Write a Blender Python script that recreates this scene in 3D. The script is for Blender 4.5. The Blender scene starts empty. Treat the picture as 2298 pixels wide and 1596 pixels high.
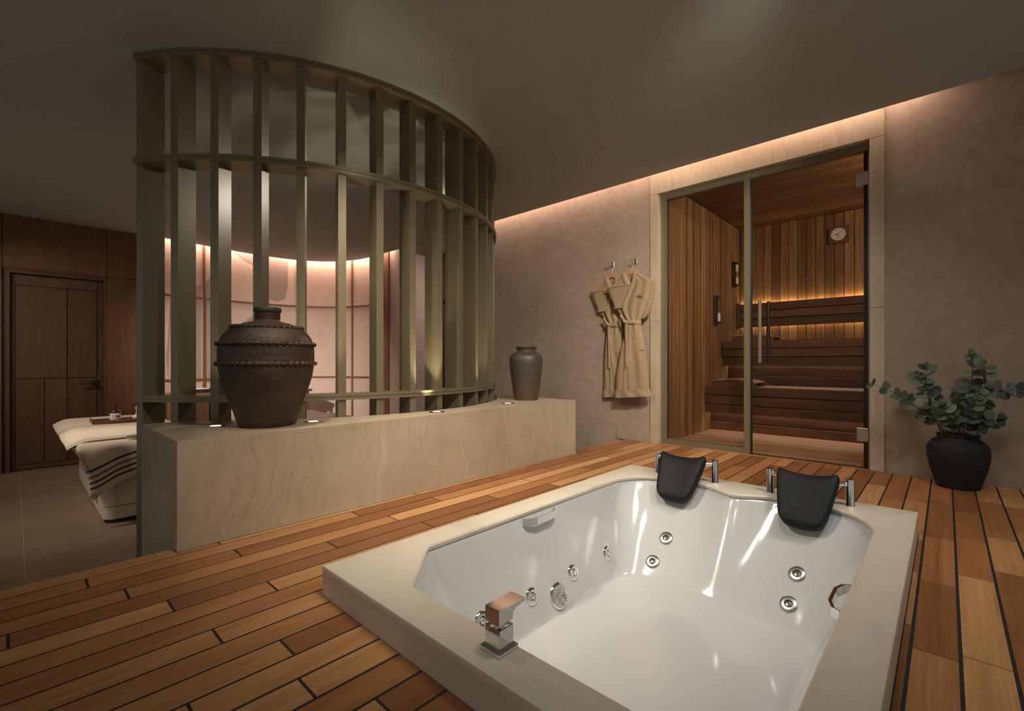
import bpy, bmesh, math, random
from mathutils import Vector, Matrix
from mathutils.bvhtree import BVHTree
random.seed(7)
S = bpy.context.scene
COL = S.collection
PI = math.pi
rad = math.radians

# ------------------------------------------------------------------ camera
YAW = rad(43.03)
cam = bpy.data.cameras.new('camera')
cam.sensor_width = 36.0
cam.lens = 1044.1 / 2298 * 36
cam.shift_y = 13.6 / 2298
cam.clip_start = 0.02
co = bpy.data.objects.new('camera', cam); COL.objects.link(co)
co.location = (0, 0, 0.75); co.rotation_euler = (PI / 2, 0, YAW)
S.camera = co
S.view_settings.view_transform = 'Standard'
S.view_settings.look = 'None'
S.view_settings.gamma = 1
S.view_settings.use_curve_mapping = False
S.view_settings.exposure = 0.0

# ------------------------------------------------------------------ world and room lights
W = bpy.data.worlds.new('world'); S.world = W; W.use_nodes = True
W.node_tree.nodes['Background'].inputs[0].default_value = (1.0, 0.94, 0.85, 1)
W.node_tree.nodes['Background'].inputs[1].default_value = 0.27

def area(name, loc, d, sx, sy, power, color, xaxis=(1, 0, 0), shape='RECTANGLE', spread=180):
    l = bpy.data.lights.new(name, 'AREA'); l.shape = shape; l.size = sx; l.size_y = sy
    l.energy = power; l.color = color; l.spread = rad(spread)
    o = bpy.data.objects.new(name, l); COL.objects.link(o)
    z = -Vector(d).normalized(); x = Vector(xaxis); x = (x - z * x.dot(z)).normalized(); y = z.cross(x)
    m = Matrix((x, y, z)).transposed().to_4x4(); m.translation = loc
    o.matrix_world = m
    return o

def spot(name, loc, d, power, color, angle=60, blend=0.5, size=0.02):
    l = bpy.data.lights.new(name, 'SPOT'); l.energy = power; l.color = color
    l.spot_size = rad(angle); l.spot_blend = blend; l.shadow_soft_size = size
    o = bpy.data.objects.new(name, l); COL.objects.link(o)
    o.location = loc; o.rotation_euler = Vector(d).to_track_quat('-Z', 'Y').to_euler()
    return o

WARM = (1.0, 0.80, 0.62); PINK = (1.0, 0.67, 0.53); NEUT = (1.0, 0.94, 0.87)
# unseen fill lamps added above the frame to brighten tub, deck, ledge and robes
area('fill_tub', (-0.45, 1.35, 2.41), (0, 0.05, -1), 0.40, 0.40, 4.2, (1.0, 0.96, 0.91), shape='DISK', spread=110)
area('fill_deck', (0.35, 2.2, 2.41), (-0.80, 0.50, -1.2), 0.70, 0.70, 15, NEUT, shape='DISK', spread=95)
area('fill_ledge', (-0.30, 1.00, 2.41), (-1.9, 0.75, -2.1), 0.30, 0.30, 17, (1.0, 0.88, 0.71), shape='DISK', spread=75)
area('fill_robes', (-0.25, 1.80, 2.41), (-1.9, 2.2, -1.35), 0.30, 0.30, 25, (1.0, 0.89, 0.76), shape='DISK', spread=70)
area('fill_walkway', (-2.0, 0.6, 2.41), (0.35, 1.45, -2.3), 0.30, 0.30, 17, (1.0, 0.88, 0.72), shape='DISK', spread=74)
# cove strip along the plaster wall
area('cove_strip_wall', (-2.42, 3.950, 2.610), (0, 0.35, -0.9), 4.7, 0.08, 25, PINK)
# treatment room
area('unseen_lamp_bed', (-4.9, -0.75, 2.40), (-0.30, 1.40, -2.2), 0.35, 0.35, 14, (1.0, 0.87, 0.74), shape='DISK', spread=66)  # unseen lamp set left of the frame to light the bed
area('fill_panels', (-5.30, -0.45, 2.40), (-2.4, 3.5, -2.1), 0.30, 0.30, 28, (1.0, 0.86, 0.75), shape='DISK', spread=48)  # added fill out of view, washes the fabric panels
area('fill_screen', (-3.75, 3.15, 2.405), (0.75, -2.2, -1.3), 0.09, 0.09, 8, (1.0, 0.92, 0.82), shape='DISK', spread=120)  # added fill hidden behind a fin, lifts the fin sides
area('fill_door', (-6.1, -0.9, 2.40), (-1.35, 1.35, -1.9), 0.30, 0.30, 11, (1.0, 0.86, 0.70), shape='DISK', spread=80)  # added fill out of view, brightens the door wall
area('fill_alcove', (-5.02, 4.40, 2.43), (-0.5, -0.1, -1), 0.12, 0.12, 9, (1.0, 0.88, 0.78), shape='DISK', spread=150)  # added fill hidden behind a fin, lights the alcove walls
# sauna strips
SAU = (1.0, 0.72, 0.36); SAP = (1.0, 0.80, 0.68)
area('sauna_strip_top', (-0.8, 6.232, 1.452), (0, 0.35, 1), 2.2, 0.012, 4.4, SAU)
area('sauna_strip_low', (-0.8, 6.226, 1.19), (0, 0.35, -1), 2.2, 0.015, 2.0, SAU)
area('sauna_strip_bench', (-0.8, 5.215, 0.275), (0, -0.05, -1), 2.2, 0.02, 4.2, SAP)
area('sauna_strip_seat', (-0.8, 5.785, 0.775), (0, -0.05, -1), 2.2, 0.02, 3.0, SAP)
area('sauna_unseen_lamp', (0.05, 4.55, 2.32), (-1.0, 0.45, -0.5), 0.4, 0.12, 19, (1.0, 0.82, 0.58), xaxis=(0, 1, 0))  # unseen lamp kept clear of the glass, lights the side wall

# ------------------------------------------------------------------ materials
def srgb(h):
    h = h.lstrip('#'); c = [int(h[i:i + 2], 16) / 255 for i in (0, 2, 4)]
    return tuple(x / 12.92 if x <= .04045 else ((x + .055) / 1.055) ** 2.4 for x in c)

class NT:
    def __init__(s, name):
        s.m = bpy.data.materials.new(name); s.m.use_nodes = True
        s.t = s.m.node_tree; s.n = s.t.nodes; s.b = s.n['Principled BSDF']; s.out = s.n['Material Output']
    def add(s, typ, **kw):
        n = s.n.new(typ)
        for k, v in kw.items():
            if k in n.inputs: n.inputs[k].default_value = v
            else: setattr(n, k, v)
        return n
    def link(s, a, b): s.t.links.new(a, b)
    def coords(s, scale=(1, 1, 1), rnd=0.0, rot=(0, 0, 0)):
        tc = s.add('ShaderNodeTexCoord'); mp = s.add('ShaderNodeMapping')
        mp.inputs['Scale'].default_value = scale; mp.inputs['Rotation'].default_value = rot
        s.link(tc.outputs['Object'], mp.inputs['Vector'])
        if rnd:
            oi = s.add('ShaderNodeObjectInfo'); mu = s.add('ShaderNodeMath', operation='MULTIPLY')
            mu.inputs[1].default_value = rnd; s.link(oi.outputs['Random'], mu.inputs[0])
            cb = s.add('ShaderNodeCombineXYZ')
            for i in range(3): s.link(mu.outputs[0], cb.inputs[i])
            s.link(cb.outputs[0], mp.inputs['Location'])
        return mp.outputs['Vector']
    def noise(s, vec, scale, detail=4, rough=.55, dist=0):
        n = s.add('ShaderNodeTexNoise'); n.inputs['Scale'].default_value = scale
        n.inputs['Detail'].default_value = detail; n.inputs['Roughness'].default_value = rough
        n.inputs['Distortion'].default_value = dist
        if vec is not None: s.link(vec, n.inputs['Vector'])
        return n.outputs['Fac']
    def ramp(s, fac, stops):
        r = s.add('ShaderNodeValToRGB'); e = r.color_ramp.elements
        while len(e) < len(stops): e.new(.5)
        for i, (p, c) in enumerate(stops):
            e[i].position = p; e[i].color = (*c, 1) if len(c) == 3 else c
        s.link(fac, r.inputs['Fac']); return r.outputs['Color']
    def mix(s, a, b, fac, mode='MIX'):
        n = s.add('ShaderNodeMix', data_type='RGBA', blend_type=mode)
        for sock, v in ((n.inputs[6], a), (n.inputs[7], b), (n.inputs[0], fac)):
            if hasattr(v, 'is_output'): s.link(v, sock)
            elif isinstance(v, (int, float)): sock.default_value = v
            else: sock.default_value = (*v, 1)
        return n.outputs[2]
    def set(s, color=None, rough=None, metal=None, bump=None, bstr=.2, bdist=.01, spec=None, coat=None):
        if color is not None:
            if hasattr(color, 'is_output'): s.link(color, s.b.inputs['Base Color'])
            else: s.b.inputs['Base Color'].default_value = (*color, 1)
        if rough is not None:
            if hasattr(rough, 'is_output'): s.link(rough, s.b.inputs['Roughness'])
            else: s.b.inputs['Roughness'].default_value = rough
        if metal is not None: s.b.inputs['Metallic'].default_value = metal
        if spec is not None: s.b.inputs['Specular IOR Level'].default_value = spec
        if coat is not None: s.b.inputs['Coat Weight'].default_value = coat; s.b.inputs['Coat Roughness'].default_value = .06
        if bump is not None:
            n = s.add('ShaderNodeBump'); n.inputs['Strength'].default_value = bstr; n.inputs['Distance'].default_value = bdist
            s.link(bump, n.inputs['Height']); s.link(n.outputs[0], s.b.inputs['Normal'])
        return s.m

def plain(name, col, rough=.5, metal=0.0, **k): return NT(name).set(color=col, rough=rough, metal=metal, **k)

def mottled(name, c1, c2, scale=2, rough=.8, bstr=.08, detail=8, stretch=(1, 1, 1)):
    t = NT(name); v = t.coords(stretch); a = t.noise(v, scale, detail, .62, .6)
    b = t.noise(v, scale * 14, 4, .6)
    c = t.ramp(a, [(.3, c1), (.7, c2)])
    c = t.mix(c, t.ramp(b, [(.3, (.85,) * 3), (.7, (1.08,) * 3)]), 1.0, 'MULTIPLY')
    return t.set(color=c, rough=rough, bump=b, bstr=bstr, bdist=.004)

def wood(name, cols, axis, rough=.45, grain=1.0, tone=.5, spec=.4, fine=.0, bstr=.05, tones=((.55, .48, .42), (.85, .78, .72), (1.05, 1.03, .98), (1.35, 1.42, 1.45))):
    """cols: dark, mid, light; grain runs along axis; every piece draws its own tone."""
    t = NT(name)
    sc = [26, 26, 26]; sc['xyz'.index(axis)] = 1.3
    v = t.coords(tuple(sc), rnd=60)
    a = t.noise(v, 1.0 * grain, 6, .62, 1.2)
    sc2 = [120, 120, 120]; sc2['xyz'.index(axis)] = 3
    f = t.noise(t.coords(tuple(sc2), rnd=33), 1.4, 3, .6)
    g = t.ramp(a, [(.28, cols[0]), (.5, cols[1]), (.74, cols[2])])
    g = t.mix(g, t.ramp(f, [(.3, (.78,) * 3), (.7, (1.12,) * 3)]), .75, 'MULTIPLY')
    oi = t.add('ShaderNodeObjectInfo')
    k = t.ramp(oi.outputs['Random'], [(i / 3, c) for i, c in enumerate(tones)])
    g = t.mix(g, k, tone, 'MULTIPLY')
    return t.set(color=g, rough=rough, bump=f, bstr=bstr, bdist=.002, spec=spec)

M = {}
M['deck'] = wood('deck_wood', [(.35, .150, .057), (.45, .212, .083), (.53, .272, .113)], 'y', rough=.40, tone=1.0, tones=((.52, .42, .35), (.82, .72, .63), (1.02, 1.03, 1.0), (1.28, 1.46, 1.52)))
M['caulk'] = plain('black_caulk', (.012, .010, .009), .7)
M['sauna_v'] = wood('sauna_wood_vertical', [(.12, .060, .026), (.22, .117, .052), (.32, .185, .090)], 'z', rough=.5, tone=.9)
M['sauna_h'] = wood('sauna_wood_horizontal', [(.10, .047, .021), (.18, .088, .040), (.27, .14, .066)], 'x', rough=.5, tone=.7)
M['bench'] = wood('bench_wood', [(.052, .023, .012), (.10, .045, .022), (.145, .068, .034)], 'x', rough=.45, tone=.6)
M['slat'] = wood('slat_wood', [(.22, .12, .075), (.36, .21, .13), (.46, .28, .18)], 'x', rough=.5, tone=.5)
M['oak'] = wood('brown_oak', [(.105, .050, .021), (.15, .073, .031), (.195, .099, .044)], 'z', rough=.5, grain=1.6, tone=.3)
M['doorwood'] = wood('dark_door_wood', [(.062, .031, .015), (.09, .046, .022), (.12, .063, .031)], 'z', rough=.5, grain=1.6, tone=.25)
M['darkwood'] = plain('near_black_wood', (.016, .011, .008), .5)
M['batten'] = wood('batten_wood', [(.17, .075, .034), (.23, .105, .048), (.29, .14, .062)], 'z', rough=.5, tone=.2)
M['hanger'] = wood('hanger_wood', [(.42, .23, .095), (.52, .30, .13), (.60, .37, .17)], 'x', rough=.4, tone=.2)
M['plaster'] = mottled('taupe_plaster', (.325, .25, .187), (.405, .315, .238), 1.6, .75, .10)
M['pinkplaster'] = mottled('rose_plaster', (.56, .43, .36), (.62, .48, .405), 2.5, .85, .10)
M['ceiling'] = plain('ceiling_paint', (.355, .375, .345), .9)
M['fabric'] = mottled('linen_panel', (.62, .475, .39), (.67, .52, .43), 3, .95, .15)
M['mauve'] = mottled('mauve_print', (.36, .28, .24), (.40, .315, .27), 3, .95, .15)
M['tile'] = mottled('beige_floor_tile', (.16, .105, .066), (.215, .146, .093), 1.2, .45, .04, stretch=(3, 1, 1))
M['grout'] = plain('pale_grout', (.30, .24, .18), .8)
M['black'] = plain('matte_black', (.008, .008, .008), .4)
M['foam'] = plain('black_polyurethane', (.0055, .0055, .0058), .60, spec=.35)
M['chrome'] = plain('chrome', (.86, .86, .86), .10, 1.0)
M['steel'] = plain('satin_steel', (.55, .53, .50), .28, 1.0)
M['acrylic'] = plain('white_acrylic', (.60, .605, .605), .12, coat=.5)
M['bed'] = plain('cream_lacquer', (.55, .47, .37), .35)
M['mattress'] = plain('tan_vinyl', (.42, .32, .22), .5)
M['towelwhite'] = mottled('cream_cotton', (.66, .56, .45), (.72, .62, .51), 30, .95, .3)
M['darkglass'] = plain('amber_bottle', (.035, .008, .004), .08, coat=.6)
M['label'] = plain('paper_label', (.72, .67, .60), .7)
M['ink'] = plain('label_ink', (.02, .02, .025), .6)
M['tray'] = wood('tray_wood', [(.12, .045, .02), (.18, .075, .032), (.24, .105, .05)], 'y', rough=.4, tone=.2)
M['sand'] = plain('white_sand', (.75, .68, .60), .6)
M['leafA'] = None
M['steppe'] = mottled('step_stone', (.26, .20, .15), (.34, .27, .20), 2, .6, .05)
M['stem'] = plain('brown_stem', (.075, .058, .030), .6)
M['embroid'] = plain('dark_thread', (.12, .075, .035), .8)

def stone_travertine():
    t = NT('wavy_travertine')
    tc = t.add('ShaderNodeTexCoord'); sp = t.add('ShaderNodeSeparateXYZ'); t.link(tc.outputs['Object'], sp.inputs[0])
    ad = t.add('ShaderNodeMath', operation='ADD'); t.link(sp.outputs['X'], ad.inputs[0]); t.link(sp.outputs['Y'], ad.inputs[1])
    cb = t.add('ShaderNodeCombineXYZ'); t.link(ad.outputs[0], cb.inputs[0]); t.link(sp.outputs['Z'], cb.inputs[1]); t.link(sp.outputs['X'], cb.inputs[2])
    warp = t.add('ShaderNodeTexNoise'); warp.inputs['Scale'].default_value = 2.3; warp.inputs['Detail'].default_value = 5; t.link(cb.outputs[0], warp.inputs['Vector'])
    sc = t.add('ShaderNodeVectorMath', operation='SCALE'); sc.inputs['Scale'].default_value = .38; t.link(warp.outputs['Color'], sc.inputs[0])
    av = t.add('ShaderNodeVectorMath', operation='ADD'); t.link(cb.outputs[0], av.inputs[0]); t.link(sc.outputs[0], av.inputs[1])
    mp = t.add('ShaderNodeMapping'); mp.inputs['Scale'].default_value = (14, .8, 1.5); t.link(av.outputs[0], mp.inputs['Vector'])
    a = t.noise(mp.outputs[0], 1.0, 6, .7, .2)
    c = t.ramp(a, [(.28, (.37, .29, .21)), (.40, (.475, .39, .29)), (.50, (.50, .42, .315)), (.56, (.45, .365, .265)), (.61, (.51, .425, .32)), (.75, (.57, .485, .375))])
    big = t.noise(cb.outputs[0], 1.6, 3, .5)
    c = t.mix(c, t.ramp(big, [(.3, (.82, .79, .74)), (.7, (1.08, 1.07, 1.05))]), 1.0, 'MULTIPLY')
    b = t.noise(t.coords((1, 1, 1)), 60, 4, .7)
    c = t.mix(c, t.ramp(b, [(.3, (.90,) * 3), (.7, (1.05,) * 3)]), 1.0, 'MULTIPLY')
    return t.set(color=c, rough=.42, bump=a, bstr=.06, bdist=.004)
M['travertine'] = stone_travertine()

def stone_marble():
    t = NT('cream_limestone')
    v = t.coords((1.0, .55, 1.0), rot=(0, 0, .5))
    a = t.noise(v, 3.2, 8, .62, 1.0)
    c = t.ramp(a, [(.28, (.52, .46, .365)), (.45, (.66, .59, .48)), (.75, (.71, .645, .54))])
    b = t.noise(t.coords(), 160, 3, .7)
    c = t.mix(c, t.ramp(b, [(.3, (.92,) * 3), (.7, (1.04,) * 3)]), 1.0, 'MULTIPLY')
    return t.set(color=c, rough=.38)
M['marble'] = stone_marble()

def bronze():
    t = NT('olive_bronze'); a = t.noise(t.coords((40, 40, 1.5)), 2, 4)
    c = t.ramp(a, [(.3, (.185, .155, .094)), (.7, (.215, .182, .112))])
    return t.set(color=c, rough=.38, metal=.30)
M['bronze'] = bronze()
M['bronzedark'] = plain('dark_bronze', (.05, .042, .03), .4, .7)

def clay(name, c, rough=.5, bscale=28, bstr=.8, band=None):
    t = NT(name); v = t.coords((1, 1, 2.2)); a = t.noise(v, 5, 8, .65, .5); b = t.noise(t.coords((1, 1, 1.6)), bscale, 6, .65)
    col = t.ramp(a, [(.28, c[0]), (.52, c[1]), (.68, c[2]), (.85, c[3])])
    if band:
        sp = t.add('ShaderNodeSeparateXYZ'); tc = t.add('ShaderNodeTexCoord'); t.link(tc.outputs['Object'], sp.inputs[0])
        ns = t.noise(t.coords(), 6, 4); ad = t.add('ShaderNodeMath', operation='MULTIPLY_ADD'); t.link(ns, ad.inputs[0]); ad.inputs[1].default_value = .12
        t.link(sp.outputs['Z'], ad.inputs[2])
        f = t.ramp(ad.outputs[0], [(0, (0, 0, 0)), (1, (1, 1, 1))])
        mr = t.add('ShaderNodeMapRange'); t.link(ad.outputs[0], mr.inputs['Value']); mr.inputs['From Min'].default_value = band[0]; mr.inputs['From Max'].default_value = band[1]
        col = t.mix(band[2], col, mr.outputs[0])
    rr = t.ramp(b, [(.3, (rough * .75,) * 3), (.7, (rough * 1.3,) * 3)])
    return t.set(color=col, rough=rr, bump=b, bstr=bstr, bdist=.01)
M['jar'] = clay('rustic_brown_clay', [(.022, .013, .009), (.045, .026, .016), (.075, .040, .022), (.13, .060, .028)], .5)
M['vase'] = clay('dark_grey_clay', [(.050, .040, .033), (.065, .052, .043), (.085, .070, .060), (.11, .09, .075)], .42, 50, .12,
                 band=(.56, .66, (.085, .052, .024)))
M['pot'] = clay('matte_black_clay', [(.006, .006, .006), (.008, .008, .008), (.011, .011, .011), (.035, .034, .032)], .75, 40, .35)

def cloth_mat(name, c1, c2):
    t = NT(name); a = t.noise(t.coords(), 9, 5, .6); b = t.noise(t.coords((300, 300, 300)), 1.2, 2)
    return t.set(color=t.ramp(a, [(.3, c1), (.7, c2)]), rough=.95, bump=b, bstr=.15, bdist=.002, spec=.15)
M['robe'] = cloth_mat('camel_cotton', (.31, .218, .128), (.365, .26, .155))
M['robetrim'] = cloth_mat('camel_trim', (.335, .24, .145), (.39, .285, .178))

def striped(name, base, stripes):
    """stripes follow the 'across' attribute stored on the cloth (metres from its hem)"""
    t = NT(name); at = t.add('ShaderNodeAttribute', attribute_name='across')
    r = t.add('ShaderNodeValToRGB'); r.color_ramp.interpolation = 'CONSTANT'
    st = [(0, base)]
    for p0, p1, c in stripes: st += [(p0, c), (p1, base)]
    e = r.color_ramp.elements
    while len(e) < len(st): e.new(.5)
    for i, (p, c) in enumerate(st): e[i].position = p; e[i].color = (*c, 1)
    t.link(at.outputs['Fac'], r.inputs['Fac'])
    b = t.noise(t.coords((1, 1, 1)), 260, 3)
    c = t.mix(r.outputs['Color'], t.ramp(b, [(.3, (.85,) * 3), (.7, (1.06,) * 3)]), 1.0, 'MULTIPLY')
    return t.set(color=c, rough=.95, bump=b, bstr=.3, bdist=.003, spec=.15)
NAVY, ROSE, BRN = (.035, .05, .085), (.22, .10, .085), (.085, .04, .03)
CREAM = (.66, .55, .43)
M['blanket'] = striped('striped_blanket', (.60, .48, .36), [(.045, .059, NAVY), (.085, .100, BRN), (.122, .138, ROSE), (.165, .181, NAVY)])
M['towel'] = striped('striped_towel', CREAM, [(.02, .03, (.30, .30, .32)), (.045, .058, NAVY), (.075, .085, (.28, .27, .27)), (.93, .945, NAVY), (.96, .97, (.30, .2, .16))])

def leaf_mat():
    t = NT('eucalyptus_leaf'); oi = t.add('ShaderNodeObjectInfo')
    c = t.ramp(oi.outputs['Random'], [(0, (.022, .042, .036)), (.35, (.040, .070, .055)), (.6, (.055, .085, .040)), (.85, (.085, .115, .075)), (1, (.15, .19, .10))])
    return t.set(color=c, rough=.5)
M['leaf'] = leaf_mat()

def glass_mat(name, tint, refl=1.0):
    t = NT(name); t.n.remove(t.b)
    tr = t.add('ShaderNodeBsdfTransparent'); tr.inputs[0].default_value = (*tint, 1)
    gl = t.add('ShaderNodeBsdfGlossy'); gl.inputs['Roughness'].default_value = .0
    fr = t.add('ShaderNodeFresnel'); fr.inputs[0].default_value = 1.20
    mx = t.add('ShaderNodeMixShader'); t.link(fr.outputs[0], mx.inputs[0]); t.link(tr.outputs[0], mx.inputs[1]); t.link(gl.outputs[0], mx.inputs[2])
    t.link(mx.outputs[0], t.out.inputs[0]); return t.m
M['glass'] = glass_mat('smoked_glass', (.93, .90, .86))
M['clear'] = glass_mat('clear_glass', (.96, .96, .95))
def emis(name, c, s):
    t = NT(name); t.b.inputs['Emission Color'].default_value = (*c, 1); t.b.inputs['Emission Strength'].default_value = s
    return t.set(color=(.8, .8, .8))
M['lens'] = emis('lit_lens', (1, .86, .62), 1.8)

# ------------------------------------------------------------------ mesh helpers
class G:
    def __init__(s): s.v = []; s.f = []; s.a = None
    def add(s, v, f):
        o = len(s.v); s.v += [tuple(p) for p in v]; s.f += [tuple(i + o for i in q) for q in f]; return s
    def box(s, x0, x1, y0, y1, z0, z1, ch=0, seg=1):
        if ch:
            bm = bmesh.new(); bmesh.ops.create_cube(bm, size=1)
            for v in bm.verts: v.co = ((x0 + x1) / 2 + v.co.x * (x1 - x0), (y0 + y1) / 2 + v.co.y * (y1 - y0), (z0 + z1) / 2 + v.co.z * (z1 - z0))
            bmesh.ops.bevel(bm, geom=bm.edges[:], offset=ch, segments=seg, profile=.5, affect='EDGES')
            bm.verts.index_update(); s.add([v.co[:] for v in bm.verts], [[v.index for v in f.verts] for f in bm.faces]); bm.free(); return s
        v = [(x, y, z) for z in (z0, z1) for y in (y0, y1) for x in (x0, x1)]
        return s.add(v, [(0, 2, 3, 1), (4, 5, 7, 6), (0, 1, 5, 4), (2, 6, 7, 3), (0, 4, 6, 2), (1, 3, 7, 5)])
    def tube(s, pts, r, n=8, cap=True, squash=None):
        pts = [Vector(p) for p in pts]; R = r if isinstance(r, (list, tuple)) else [r] * len(pts)
        V = []; F = []; up = None
        for i, p in enumerate(pts):
            t = (pts[min(i + 1, len(pts) - 1)] - pts[max(i - 1, 0)]).normalized()
            if up is None: up = t.orthogonal().normalized()
            up = (up - t * up.dot(t)).normalized(); w = t.cross(up)
            for k in range(n):
                a = 2 * PI * k / n; V.append(p + (up * math.cos(a) + w * math.sin(a)) * R[i])
        for i in range(len(pts) - 1):
            for k in range(n): F.append((i * n + k, i * n + (k + 1) % n, (i + 1) * n + (k + 1) % n, (i + 1) * n + k))
        if cap: F.append(tuple(range(n))[::-1]); F.append(tuple(range((len(pts) - 1) * n, len(pts) * n)))
        return s.add(V, F)
    def lathe(s, prof, cx=0, cy=0, n=32, wob=None):
        V = []; F = []
        for i, (r, z) in enumerate(prof):
            for k in range(n):
                a = 2 * PI * k / n; rr = r if wob is None else r + wob(a, z); V.append((cx + rr * math.cos(a), cy + rr * math.sin(a), z))
        for i in range(len(prof) - 1):
            for k in range(n): F.append((i * n + k, i * n + (k + 1) % n, (i + 1) * n + (k + 1) % n, (i + 1) * n + k))
        F.append(tuple(range(n))[::-1]); F.append(tuple(range((len(prof) - 1) * n, len(prof) * n)))
        return s.add(V, F)
    def prism(s, poly, z0, z1, plane='xy'):
        n = len(poly)
        mk = {'xy': lambda a, b, c: (a, b, c), 'xz': lambda a, b, c: (a, c, b), 'yz': lambda a, b, c: (c, a, b)}[plane]
        V = [mk(a, b, z0) for a, b in poly] + [mk(a, b, z1) for a, b in poly]
        F = [tuple(range(n))[::-1], tuple(range(n, 2 * n))] + [(i, (i + 1) % n, n + (i + 1) % n, n + i) for i in range(n)]
        return s.add(V, F)
    def sector(s, c, r0, r1, a0, a1, z0, z1, n=64):
        V = []; F = []
        for i in range(n + 1):
            a = a0 + (a1 - a0) * i / n; ca, sa = math.cos(a), math.sin(a)
            for r, z in ((r0, z0), (r1, z0), (r1, z1), (r0, z1)): V.append((c[0] + r * ca, c[1] + r * sa, z))
        for i in range(n):
            for k in range(4): F.append((i * 4 + k, i * 4 + (k + 1) % 4, i * 4 + 4 + (k + 1) % 4, i * 4 + 4 + k))
        F += [(0, 3, 2, 1), (n * 4, n * 4 + 1, n * 4 + 2, n * 4 + 3)]
        return s.add(V, F)
    def strip(s, path, off0, off1, z0, z1):
        """wall strip following a plan path (list of (point, normal)), between two offsets along the normal"""
        V = []; F = []; n = len(path)
        for p, m in path:
            for o, z in ((off0, z0), (off1, z0), (off1, z1), (off0, z1)): V.append((p[0] + m[0] * o, p[1] + m[1] * o, z))
        for i in range(n - 1):
            for k in range(4): F.append((i * 4 + k, i * 4 + (k + 1) % 4, i * 4 + 4 + (k + 1) % 4, i * 4 + 4 + k))
        F += [(0, 3, 2, 1), (n * 4 - 4, n * 4 - 3, n * 4 - 2, n * 4 - 1)]
        return s.add(V, F)
    def shell(s, front, back):
        """closed shell from two equal grids of points (rows x cols)"""
        nr, nc = len(front), len(front[0]); V = [p for r in front for p in r] + [p for r in back for p in r]; o = nr * nc; F = []
        for i in range(nr - 1):
            for j in range(nc - 1):
                a, b, c, d = i * nc + j, i * nc + j + 1, (i + 1) * nc + j + 1, (i + 1) * nc + j
                F += [(a, b, c, d), (o + d, o + c, o + b, o + a)]
        for i in range(nr - 1):
            F += [(i * nc, (i + 1) * nc, o + (i + 1) * nc, o + i * nc), (i * nc + nc - 1, o + i * nc + nc - 1, o + (i + 1) * nc + nc - 1, (i + 1) * nc + nc - 1)]
        for j in range(nc - 1):
            F += [(j, o + j, o + j + 1, j + 1), ((nr - 1) * nc + j, (nr - 1) * nc + j + 1, o + (nr - 1) * nc + j + 1, o + (nr - 1) * nc + j)]
        return s.add(V, F)
    def mesh(s, name, mat, smooth=None):
        me = bpy.data.meshes.new(name); me.from_pydata(s.v, [], s.f); me.update()
        bm = bmesh.new(); bm.from_mesh(me); bmesh.ops.recalc_face_normals(bm, faces=bm.faces[:]); bm.to_mesh(me); bm.free()
        if s.a is not None:
            at = me.attributes.new('across', 'FLOAT', 'POINT'); at.data.foreach_set('value', s.a)
        if smooth:
            me.shade_smooth(); me.set_sharp_from_angle(angle=rad(smooth))
        if mat: me.materials.append(M[mat] if isinstance(mat, str) else mat)
        return me
    def make(s, name, mat, parent=None, smooth=None, label=None):
        return link(name, s.mesh(name, mat, smooth), parent, label)

def link(name, me, parent=None, label=None, mw=None):
    o = bpy.data.objects.new(name, me); COL.objects.link(o)
    if mw is not None: o.matrix_world = mw
    if parent is not None: par(o, parent)
    if label: o['label'] = label
    return o
WM = {}
def par(o, p):
    o.parent = p
    m = WM.get(p.name)
    if m is not None: o.matrix_parent_inverse = m
def thing(name, loc, label, cat, group=None):
    o = bpy.data.objects.new(name, None); COL.objects.link(o); o.location = loc; o.empty_display_size = .05
    WM[o.name] = Matrix.Translation(-Vector(loc))
    o['label'] = label; o['category'] = cat
    if group: o['group'] = group
    return o
def tag(o, label, cat, group=None):
    o['label'] = label; o['category'] = cat
    if group: o['group'] = group
    return o
def struct(o, label=None):
    o['kind'] = 'structure'
    if label: o['label'] = label
    return o
def sroot(name, loc=(0, 0, 0), label=None):
    o = bpy.data.objects.new(name, None); COL.objects.link(o); o.location = loc; WM[o.name] = Matrix.Translation(-Vector(loc)); o.empty_display_size = .05
    return struct(o, label)

def catmull(P, n=12, closed=False):
    P = [Vector(p) for p in P]; out = []; N = len(P)
    rng = range(N if closed else N - 1)
    for i in rng:
        a, b, c, d = (P[(i - 1) % N], P[i], P[(i + 1) % N], P[(i + 2) % N]) if closed else (P[max(i - 1, 0)], P[i], P[i + 1], P[min(i + 2, N - 1)])
        for k in range(n):
            t = k / n
            out.append(.5 * ((2 * b) + (c - a) * t + (2 * a - 5 * b + 4 * c - d) * t * t + (3 * b - a - 3 * c + d) * t ** 3))
    if not closed: out.append(P[-1])
    return out

# ================================================================== SETTING
ZC = 2.418; FL = -0.5; YW = 4.04
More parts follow.
